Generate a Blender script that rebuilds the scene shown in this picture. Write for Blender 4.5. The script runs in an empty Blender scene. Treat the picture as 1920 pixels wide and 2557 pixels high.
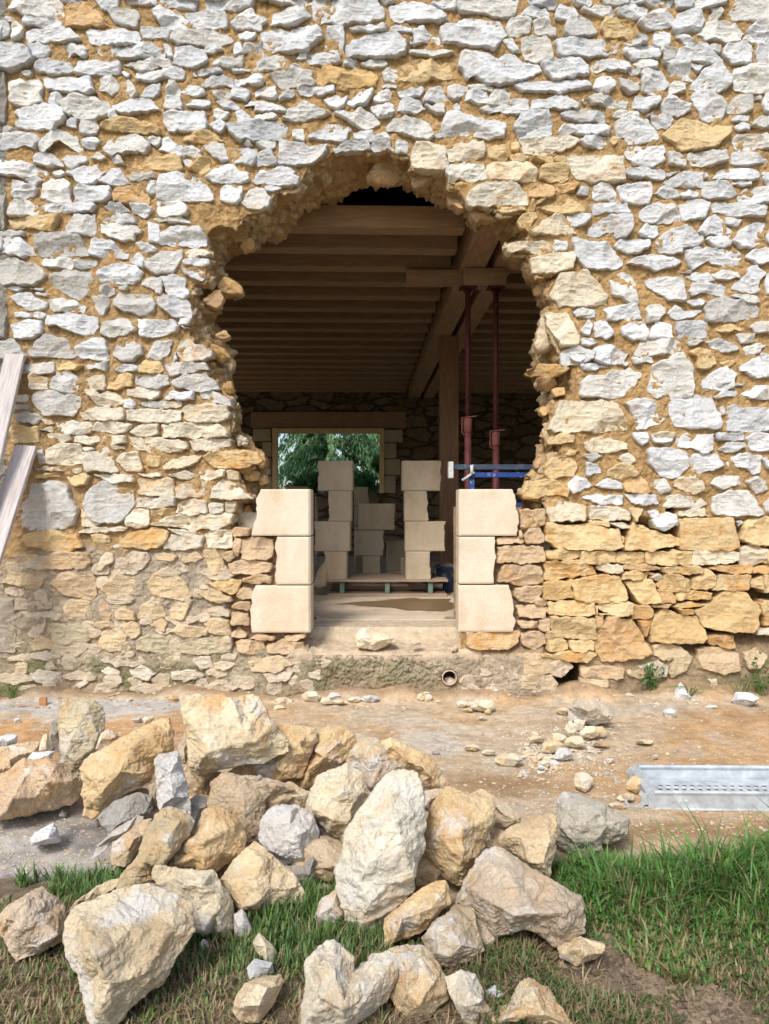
import bpy, bmesh, math, random
import numpy as np
from mathutils import Vector, Matrix
from mathutils.geometry import delaunay_2d_cdt
rad = math.radians
S = bpy.context.scene
COL = S.collection
# ---------------------------------------------------------------- camera
F = 1830.0; EYE = 1.262; WD = 5.0          # focal length in photo pixels, eye height, distance to the wall face
cam_d = bpy.data.cameras.new("camera"); cam = bpy.data.objects.new("camera", cam_d); COL.objects.link(cam)
cam.location = (0, -WD, EYE); cam.rotation_euler = (rad(90), 0, 0)
cam_d.sensor_fit = 'HORIZONTAL'; cam_d.sensor_width = 36; cam_d.lens = 36*F/1920
cam_d.clip_start = .05; cam_d.clip_end = 500
S.camera = cam
# ---------------------------------------------------------------- sky and sun
SUN_EL, SUN_AZ = 46, 203     # azimuth: compass angle from +y clockwise, the sun stands behind the camera, to the left
w = bpy.data.worlds.new("World"); S.world = w; w.use_nodes = True
nt = w.node_tree; bg = nt.nodes['Background']
sky = nt.nodes.new('ShaderNodeTexSky'); sky.sky_type = 'NISHITA'; sky.sun_disc = False
sky.sun_elevation = rad(SUN_EL); sky.sun_rotation = rad(SUN_AZ); sky.air_density = 1.0; sky.dust_density = 3.0; sky.ozone_density = 1.0
nt.links.new(sky.outputs[0], bg.inputs[0]); bg.inputs[1].default_value = .15
sd = bpy.data.lights.new("sun", 'SUN'); sd.energy = 2.1; sd.angle = rad(13); sd.color = (1, .965, .92)
sun = bpy.data.objects.new("sun", sd); COL.objects.link(sun)
az = rad(SUN_AZ); el = rad(SUN_EL)
dirv = Vector((math.sin(az)*math.cos(el), math.cos(az)*math.cos(el), math.sin(el)))
sun.rotation_euler = dirv.to_track_quat('Z', 'Y').to_euler(); sun.location = dirv*20
S.view_settings.view_transform = 'Standard'; S.view_settings.look = 'None'
S.view_settings.exposure = .60; S.view_settings.gamma = 1
S.render.engine = 'CYCLES'
S.cycles.use_denoising = True; S.cycles.max_bounces = 8; S.cycles.diffuse_bounces = 5
S.cycles.sample_clamp_indirect = 6
# ---------------------------------------------------------------- numpy noise
def h3(ix, iy, iz, s=0):
    n = (ix.astype(np.int64)*374761393 + iy.astype(np.int64)*668265263 + iz.astype(np.int64)*2147483647 + s*1274126177) & 0xffffffff
    n = ((n ^ (n >> 13))*1274126177) & 0xffffffff
    n = ((n ^ (n >> 15))*2246822519) & 0xffffffff
    return ((n ^ (n >> 16)) & 0xffffff)/float(0xffffff)
def vnoise(p, s=0):
    i = np.floor(p).astype(np.int64); f = p-i; f = f*f*f*(f*(f*6-15)+10); r = 0
    for dx in (0, 1):
        for dy in (0, 1):
            for dz in (0, 1):
                wgt = (f[:, 0] if dx else 1-f[:, 0])*(f[:, 1] if dy else 1-f[:, 1])*(f[:, 2] if dz else 1-f[:, 2])
                r = r + wgt*h3(i[:, 0]+dx, i[:, 1]+dy, i[:, 2]+dz, s)
    return r*2-1
def fbm(p, o=4, s=0, g=.5):
    r = 0; a = 1
    for k in range(o):
        r = r + a*vnoise(p*(2**k)+17.3*k, s+k); a *= g
    return r
def ridged(p, o=3, s=0):
    r = 0; a = 1
    for k in range(o):
        r = r + a*(1-2*np.abs(vnoise(p*(2**k)+9.1*k, s+k))); a *= .5
    return r
def worley(p, s=0):
    i = np.floor(p).astype(np.int64); d1 = np.full(len(p), 9.); d2 = np.full(len(p), 9.); cid = np.zeros(len(p))
    for dx in (-1, 0, 1):
        for dy in (-1, 0, 1):
            for dz in (-1, 0, 1):
                c = i+np.array([dx, dy, dz])
                q = np.stack([c[:, 0]+h3(c[:, 0], c[:, 1], c[:, 2], s), c[:, 1]+h3(c[:, 0], c[:, 1], c[:, 2], s+1), c[:, 2]+h3(c[:, 0], c[:, 1], c[:, 2], s+2)], 1)
                d = np.linalg.norm(p-q, axis=1); m = d < d1
                d2 = np.where(m, d1, np.minimum(d2, d)); cid = np.where(m, h3(c[:, 0], c[:, 1], c[:, 2], s+3), cid); d1 = np.where(m, d, d1)
    return d1, d2, cid
# ---------------------------------------------------------------- helpers
def W(u, v, y=0.0):      # photo pixel at wall-parallel depth y -> world
    D = WD+y
    return Vector(((u-960)*D/F, y, EYE-(v-1278)*D/F))
def inpoly(px, py, poly):
    c = np.zeros(len(px), bool); n = len(poly)
    for i in range(n):
        x0, y0 = poly[i]; x1, y1 = poly[(i+1) % n]
        if y0 == y1: continue
        m = ((py < y0) != (py < y1)) & (px < (x1-x0)*(py-y0)/(y1-y0)+x0); c ^= m
    return c
def wm(o):
    m = Matrix()
    while o is not None: m = o.matrix_parent_inverse @ o.matrix_basis @ m if o.parent else o.matrix_basis @ m; o = o.parent
    return m
def ob(name, verts, faces, mat, parent=None, loc=None, smooth=False, colors=None, local=False):
    me = bpy.data.meshes.new(name)
    verts = np.asarray(verts, float).reshape(-1, 3)
    if loc is not None: verts = verts-np.array(loc)
    if isinstance(faces, np.ndarray):
        k = faces.shape[1]; me.vertices.add(len(verts)); me.vertices.foreach_set('co', verts.ravel())
        me.loops.add(faces.size); me.loops.foreach_set('vertex_index', faces.ravel().astype(np.int32))
        me.polygons.add(len(faces)); me.polygons.foreach_set('loop_start', np.arange(0, faces.size, k, dtype=np.int32))
        me.polygons.foreach_set('loop_total', np.full(len(faces), k, np.int32)); me.update(calc_edges=True)
    else:
        me.from_pydata([tuple(v) for v in verts], [], faces); me.update()
    me.validate()
    if colors is not None:
        a = me.color_attributes.new('tint', 'FLOAT_COLOR', 'POINT')
        cc = np.ones((len(verts), 4)); cc[:, :colors.shape[1]] = colors; a.data.foreach_set('color', cc.ravel())
    if smooth: me.polygons.foreach_set('use_smooth', np.ones(len(me.polygons), bool))
    if mat: me.materials.append(mat)
    o = bpy.data.objects.new(name, me); COL.objects.link(o)
    if loc is not None: o.location = loc
    if parent:
        o.parent = parent
        if not local: o.matrix_parent_inverse = wm(parent).inverted()
    return o
def empty(name, loc=(0, 0, 0), rz=0):
    o = bpy.data.objects.new(name, None); COL.objects.link(o); o.location = loc; o.rotation_euler = (0, 0, rz); o.empty_display_size = .1; return o
def tag(o, label=None, cat=None, group=None, kind=None):
    if label: o['label'] = label
    if cat: o['category'] = cat
    if group: o['group'] = group
    if kind: o['kind'] = kind
    return o
class MB:
    def __init__(s): s.v = []; s.f = []
    def add(s, vs, fs):
        b = len(s.v); s.v += [tuple(v) for v in vs]; s.f += [tuple(b+i for i in f) for f in fs]; return s
    def box(s, c, d, M=None, bev=0.0):
        bm = bmesh.new(); bmesh.ops.create_cube(bm, size=1); bmesh.ops.scale(bm, vec=d, verts=bm.verts)
        if bev: bmesh.ops.bevel(bm, geom=bm.edges[:], offset=bev, segments=2, affect='EDGES')
        bm.verts.index_update(); T = Matrix.Translation(c) @ (M if M else Matrix())
        s.add([T @ v.co for v in bm.verts], [[v.index for v in f.verts] for f in bm.faces]); bm.free(); return s
    def tube(s, pts, r, n=12, cap=True):
        pts = [Vector(p) for p in pts]; rs = r if isinstance(r, (list, tuple)) else [r]*len(pts); rings = []
        up = None
        for i, p in enumerate(pts):
            d = (pts[min(i+1, len(pts)-1)]-pts[max(i-1, 0)]).normalized()
            if up is None: up = d.orthogonal().normalized()
            a = (up-d*up.dot(d)).normalized(); up = a; b = d.cross(a)
            rings.append([p+(a*math.cos(t)+b*math.sin(t))*rs[i] for t in [2*math.pi*k/n for k in range(n)]])
        vs = [v for R in rings for v in R]; fs = []
        for i in range(len(pts)-1):
            for k in range(n): fs.append((i*n+k, i*n+(k+1) % n, (i+1)*n+(k+1) % n, (i+1)*n+k))
        if cap: fs.append(tuple(range(n))[::-1]); fs.append(tuple((len(pts)-1)*n+k for k in range(n)))
        return s.add(vs, fs)
    def build(s, name, mat, parent=None, loc=None, smooth=False, local=False): return ob(name, s.v, s.f, mat, parent, loc, smooth, None, local)
# ---------------------------------------------------------------- materials
def mat(name, rough=.9):
    m = bpy.data.materials.new(name); m.use_nodes = True; n = m.node_tree; b = n.nodes['Principled BSDF']
    b.inputs['Roughness'].default_value = rough; b.inputs['Specular IOR Level'].default_value = .25
    return m, n, b
def N(nt, t, **k):
    n = nt.nodes.new(t)
    for a, v in k.items():
        if a.startswith('_'): n.inputs[int(a[1:])].default_value = v
        else: setattr(n, a, v)
    return n
def L(nt, a, b): nt.links.new(a, b)
def posn(nt, scale=(1, 1, 1), obj=False):
    mp = N(nt, 'ShaderNodeMapping'); mp.inputs['Scale'].default_value = scale
    if obj: L(nt, N(nt, 'ShaderNodeTexCoord').outputs['Object'], mp.inputs[0])
    else: L(nt, N(nt, 'ShaderNodeNewGeometry').outputs['Position'], mp.inputs[0])
    return mp.outputs[0]
def noise(nt, vec, sc, det=6, rough=.6, dist=0):
    n = N(nt, 'ShaderNodeTexNoise'); n.inputs['Scale'].default_value = sc; n.inputs['Detail'].default_value = det
    n.inputs['Roughness'].default_value = rough; n.inputs['Distortion'].default_value = dist; L(nt, vec, n.inputs['Vector']); return n.outputs['Fac']
def ramp(nt, fac, stops):
    r = N(nt, 'ShaderNodeValToRGB'); e = r.color_ramp.elements
    while len(e) < len(stops): e.new(.5)
    for q, (p, c) in zip(e, stops): q.position = p; q.color = c if len(c) == 4 else (*c, 1)
    L(nt, fac, r.inputs[0]); return r.outputs[0]
def mixc(nt, a, b, fac, mode='MIX'):
    m = N(nt, 'ShaderNodeMix', data_type='RGBA', blend_type=mode)
    for s, v in ((6, a), (7, b), (0, fac)):
        if isinstance(v, (int, float)): m.inputs[s].default_value = v
        elif isinstance(v, tuple): m.inputs[s].default_value = (*v, 1) if len(v) == 3 else v
        else: L(nt, v, m.inputs[s])
    return m.outputs[2]
def bump(nt, b, hs, dist=.01, strength=1.0):
    prev = None
    for h, d in hs:
        q = N(nt, 'ShaderNodeBump'); q.inputs['Distance'].default_value = d; q.inputs['Strength'].default_value = strength
        L(nt, h, q.inputs['Height'])
        if prev is not None: L(nt, prev, q.inputs['Normal'])
        prev = q.outputs[0]
    L(nt, prev, b.inputs['Normal'])
def g3(v): return (v, v, v, 1)

def stone_material(name, stain=.5, white=.0, pit=.3, soft=False, bd=.014, rust=(.52, .29, .10)):
    m, nt, b = mat(name); P = posn(nt)
    at = N(nt, 'ShaderNodeAttribute', attribute_name='tint')
    c = at.outputs['Color']
    # broad value variation, small grain
    c = mixc(nt, c, ramp(nt, noise(nt, P, 9, 5, .65), [(.3, g3(.82)), (.7, g3(1.1))]), 1.0, 'MULTIPLY')
    c = mixc(nt, c, ramp(nt, noise(nt, P, 140, 3, .7), [(.35, g3(.84)), (.65, g3(1.08))]), 1.0, 'MULTIPLY')
    # rusty ochre staining, amount steered by the alpha of the tint
    st = ramp(nt, noise(nt, P, 6.5, 7, .68, .6), [(.50, (0, 0, 0)), (.62, (1, 1, 1))])
    am = N(nt, 'ShaderNodeMath', operation='MULTIPLY'); L(nt, st, am.inputs[0]); L(nt, at.outputs['Alpha'], am.inputs[1])
    c = mixc(nt, c, rust, am.outputs[0])
    # grey lichen specks
    sp = ramp(nt, noise(nt, P, 38, 6, .75), [(.60, (0, 0, 0)), (.72, (1, 1, 1))])
    s2 = N(nt, 'ShaderNodeMath', operation='MULTIPLY'); L(nt, sp, s2.inputs[0]); s2.inputs[1].default_value = .35
    c = mixc(nt, c, (.26, .24, .20), s2.outputs[0])
    if white:
        wm = ramp(nt, noise(nt, P, 5, 8, .72, .4), [(.54, (0, 0, 0)), (.64, (1, 1, 1))])
        s3 = N(nt, 'ShaderNodeMath', operation='MULTIPLY'); L(nt, wm, s3.inputs[0]); s3.inputs[1].default_value = white
        c = mixc(nt, c, (.70, .68, .64), s3.outputs[0])
    L(nt, c, b.inputs['Base Color'])
    bump(nt, b, [(noise(nt, P, 30, 9, .72), bd), (noise(nt, P, 150, 5, .75), .004)], strength=.9)
    return m
M_WALLSTONE = stone_material('limestone_facing')
M_ROCK = stone_material('quarry_limestone', white=.8, bd=.019, rust=(.60, .39, .19))
def simple(name, col, rough=.85, var=.25, sc=8, bsc=60, bd=.002, metal=0, stretch=(1, 1, 1), obj=False, stops=None):
    m, nt, b = mat(name, rough); P = posn(nt, stretch, obj)
    f = noise(nt, P, sc, 6, .65)
    if stops: c = ramp(nt, f, stops)
    else: c = mixc(nt, (*col, 1), ramp(nt, f, [(.3, g3(1-var)), (.7, g3(1+var*.6))]), 1.0, 'MULTIPLY')
    L(nt, c, b.inputs['Base Color']); b.inputs['Metallic'].default_value = metal
    bump(nt, b, [(noise(nt, P, bsc, 5, .65), bd)]); return m
def attr_material(name, rough=.95, grain=90, bd=.006, sc2=12, bd2=.02, contrast=.3):
    m, nt, b = mat(name, rough); P = posn(nt)
    at = N(nt, 'ShaderNodeAttribute', attribute_name='tint')
    c = mixc(nt, at.outputs['Color'], ramp(nt, noise(nt, P, sc2*2, 7, .7), [(.3, g3(1-contrast)), (.7, g3(1+contrast*.7))]), 1.0, 'MULTIPLY')
    c = mixc(nt, c, ramp(nt, noise(nt, P, grain*2.5, 3, .6), [(.35, g3(.8)), (.65, g3(1.12))]), 1.0, 'MULTIPLY')
    L(nt, c, b.inputs['Base Color'])
    bump(nt, b, [(noise(nt, P, sc2*3, 6, .7), bd2), (noise(nt, P, grain, 5, .75), bd)]); return m
M_MORTAR = attr_material('earth_mortar', bd=.010, bd2=.026, contrast=.36)
M_CORE = attr_material('rubble_core', bd2=.03)
M_GROUND = attr_material('ground_soil', grain=110, bd=.007, sc2=8, bd2=.013, contrast=.34)
M_GRASS = None
def grass_material():
    m, nt, b = mat('grass_blades', .55)
    at = N(nt, 'ShaderNodeAttribute', attribute_name='tint'); L(nt, at.outputs['Color'], b.inputs['Base Color'])
    b.inputs['Specular IOR Level'].default_value = .4
    tr = N(nt, 'ShaderNodeBsdfTranslucent'); L(nt, at.outputs['Color'], tr.inputs[0])
    mx = N(nt, 'ShaderNodeMixShader'); mx.inputs[0].default_value = .3
    L(nt, b.outputs[0], mx.inputs[1]); L(nt, tr.outputs[0], mx.inputs[2]); L(nt, mx.outputs[0], nt.nodes['Material Output'].inputs[0]); return m
M_GRASS = grass_material()
M_OAK = simple('sawn_oak', (.35, .23, .135), .75, .28, 5, 40, .003, stretch=(1, 9, 9), obj=True)
M_OAKY = simple('sawn_oak_long', (.40, .255, .15), .75, .3, 5, 40, .003, stretch=(9, 1, 9), obj=True)
M_OAKZ = simple('sawn_oak_upright', (.34, .21, .125), .75, .3, 5, 40, .003, stretch=(9, 9, 1), obj=True)
M_BOARD = simple('weathered_board', (.50, .455, .44), .8, .35, 6, 60, .002, stretch=(12, 12, 1), obj=True)
M_PALLET = simple('pallet_wood', (.36, .27, .20), .85, .3, 5, 50, .002, stretch=(1, 8, 8))
M_PALG = simple('green_dyed_block', (.13, .20, .15), .85, .3, 12)
def dressed_material(name, a, b_, c_):
    m, nt, b = mat(name, .9); P = posn(nt)
    col = ramp(nt, noise(nt, P, 3.2, 6, .7, .5), [(.3, a), (.5, b_), (.72, c_)])
    col = mixc(nt, col, ramp(nt, noise(nt, posn(nt, (3, 3, 1)), 2.0, 4, .55), [(.38, (.93, .88, .80, 1)), (.6, g3(1.02))]), .8, 'MULTIPLY')
    col = mixc(nt, col, ramp(nt, noise(nt, posn(nt, (5, 5, 22)), 3, 3, .7), [(.45, g3(.985)), (.66, g3(1)), (.74, g3(1.12))]), 1, 'MULTIPLY')
    col = mixc(nt, col, ramp(nt, noise(nt, P, 170, 3, .7), [(.35, g3(.86)), (.65, g3(1.08))]), 1, 'MULTIPLY')
    L(nt, col, b.inputs['Base Color']); bump(nt, b, [(noise(nt, P, 14, 6, .7), .006), (noise(nt, P, 180, 4, .7), .003)]); return m
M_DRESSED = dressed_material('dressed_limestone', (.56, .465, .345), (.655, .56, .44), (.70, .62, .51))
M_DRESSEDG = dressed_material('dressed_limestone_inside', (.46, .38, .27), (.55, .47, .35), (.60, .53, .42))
M_GALV = simple('galvanised_steel', (.50, .545, .575), .42, .35, 14, 80, .0004, metal=.3)
M_BLUE = simple('blue_paint', (.025, .07, .33), .5, .3, 20, 60, .001, stops=[(.3, (.015, .045, .20)), (.58, (.02, .06, .25)), (.68, (.30, .33, .37))])
M_DARKBLUE = simple('worn_dark_paint', (.04, .06, .10), .55, .3, 20, stops=[(.3, (.03, .045, .08)), (.6, (.05, .07, .11)), (.75, (.4, .4, .4))])
M_WHITEPAINT = simple('splashed_paint', (.5, .52, .5), .7, .3, 30)
M_RED = simple('oxide_red_steel', (.095, .024, .024), .6, .4, 14, 60, .001)
M_RUST = simple('rusty_plastered_steel', (.16, .055, .045), .75, .5, 18, 60, .001)
M_BUCKET = simple('blue_plastic_bucket', (.02, .06, .16), .5, .4, 12, stops=[(.35, (.025, .04, .085)), (.55, (.03, .055, .13)), (.68, (.2, .2, .19))])
M_CONC = simple('old_concrete', (.36, .33, .27), .95, .3, 10, 120, .006)
M_SLAB = simple('dusty_concrete_slab', (.40, .33, .24), .9, .2, 2.2, 90, .002, stops=[(.36, (.36, .27, .17)), (.46, (.52, .42, .30)), (.62, (.60, .51, .39))])
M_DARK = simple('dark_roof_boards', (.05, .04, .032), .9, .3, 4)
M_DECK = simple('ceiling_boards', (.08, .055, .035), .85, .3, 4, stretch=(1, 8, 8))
M_PIPE = simple('pvc_pipe', (.50, .38, .28), .6, .2, 20)
M_BARK = simple('tree_bark', (.10, .08, .06), .95, .3, 10, 30, .01)
# tint colours (linear albedo) and rust amount
TINT = {'w': ((.635, .655, .665), .16), 'v': ((.66, .61, .49), .42), 'b': ((.63, .475, .255), .6), 'o': ((.58, .39, .20), .7), 'g': ((.52, .515, .485), .15),
        't': ((.56, .42, .27), .35), 'e': ((.54, .46, .34), .35), 'c': ((.27, .26, .23), 0), 'm': ((.42, .38, .23), .2)}
rng = np.random.default_rng(7)

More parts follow.
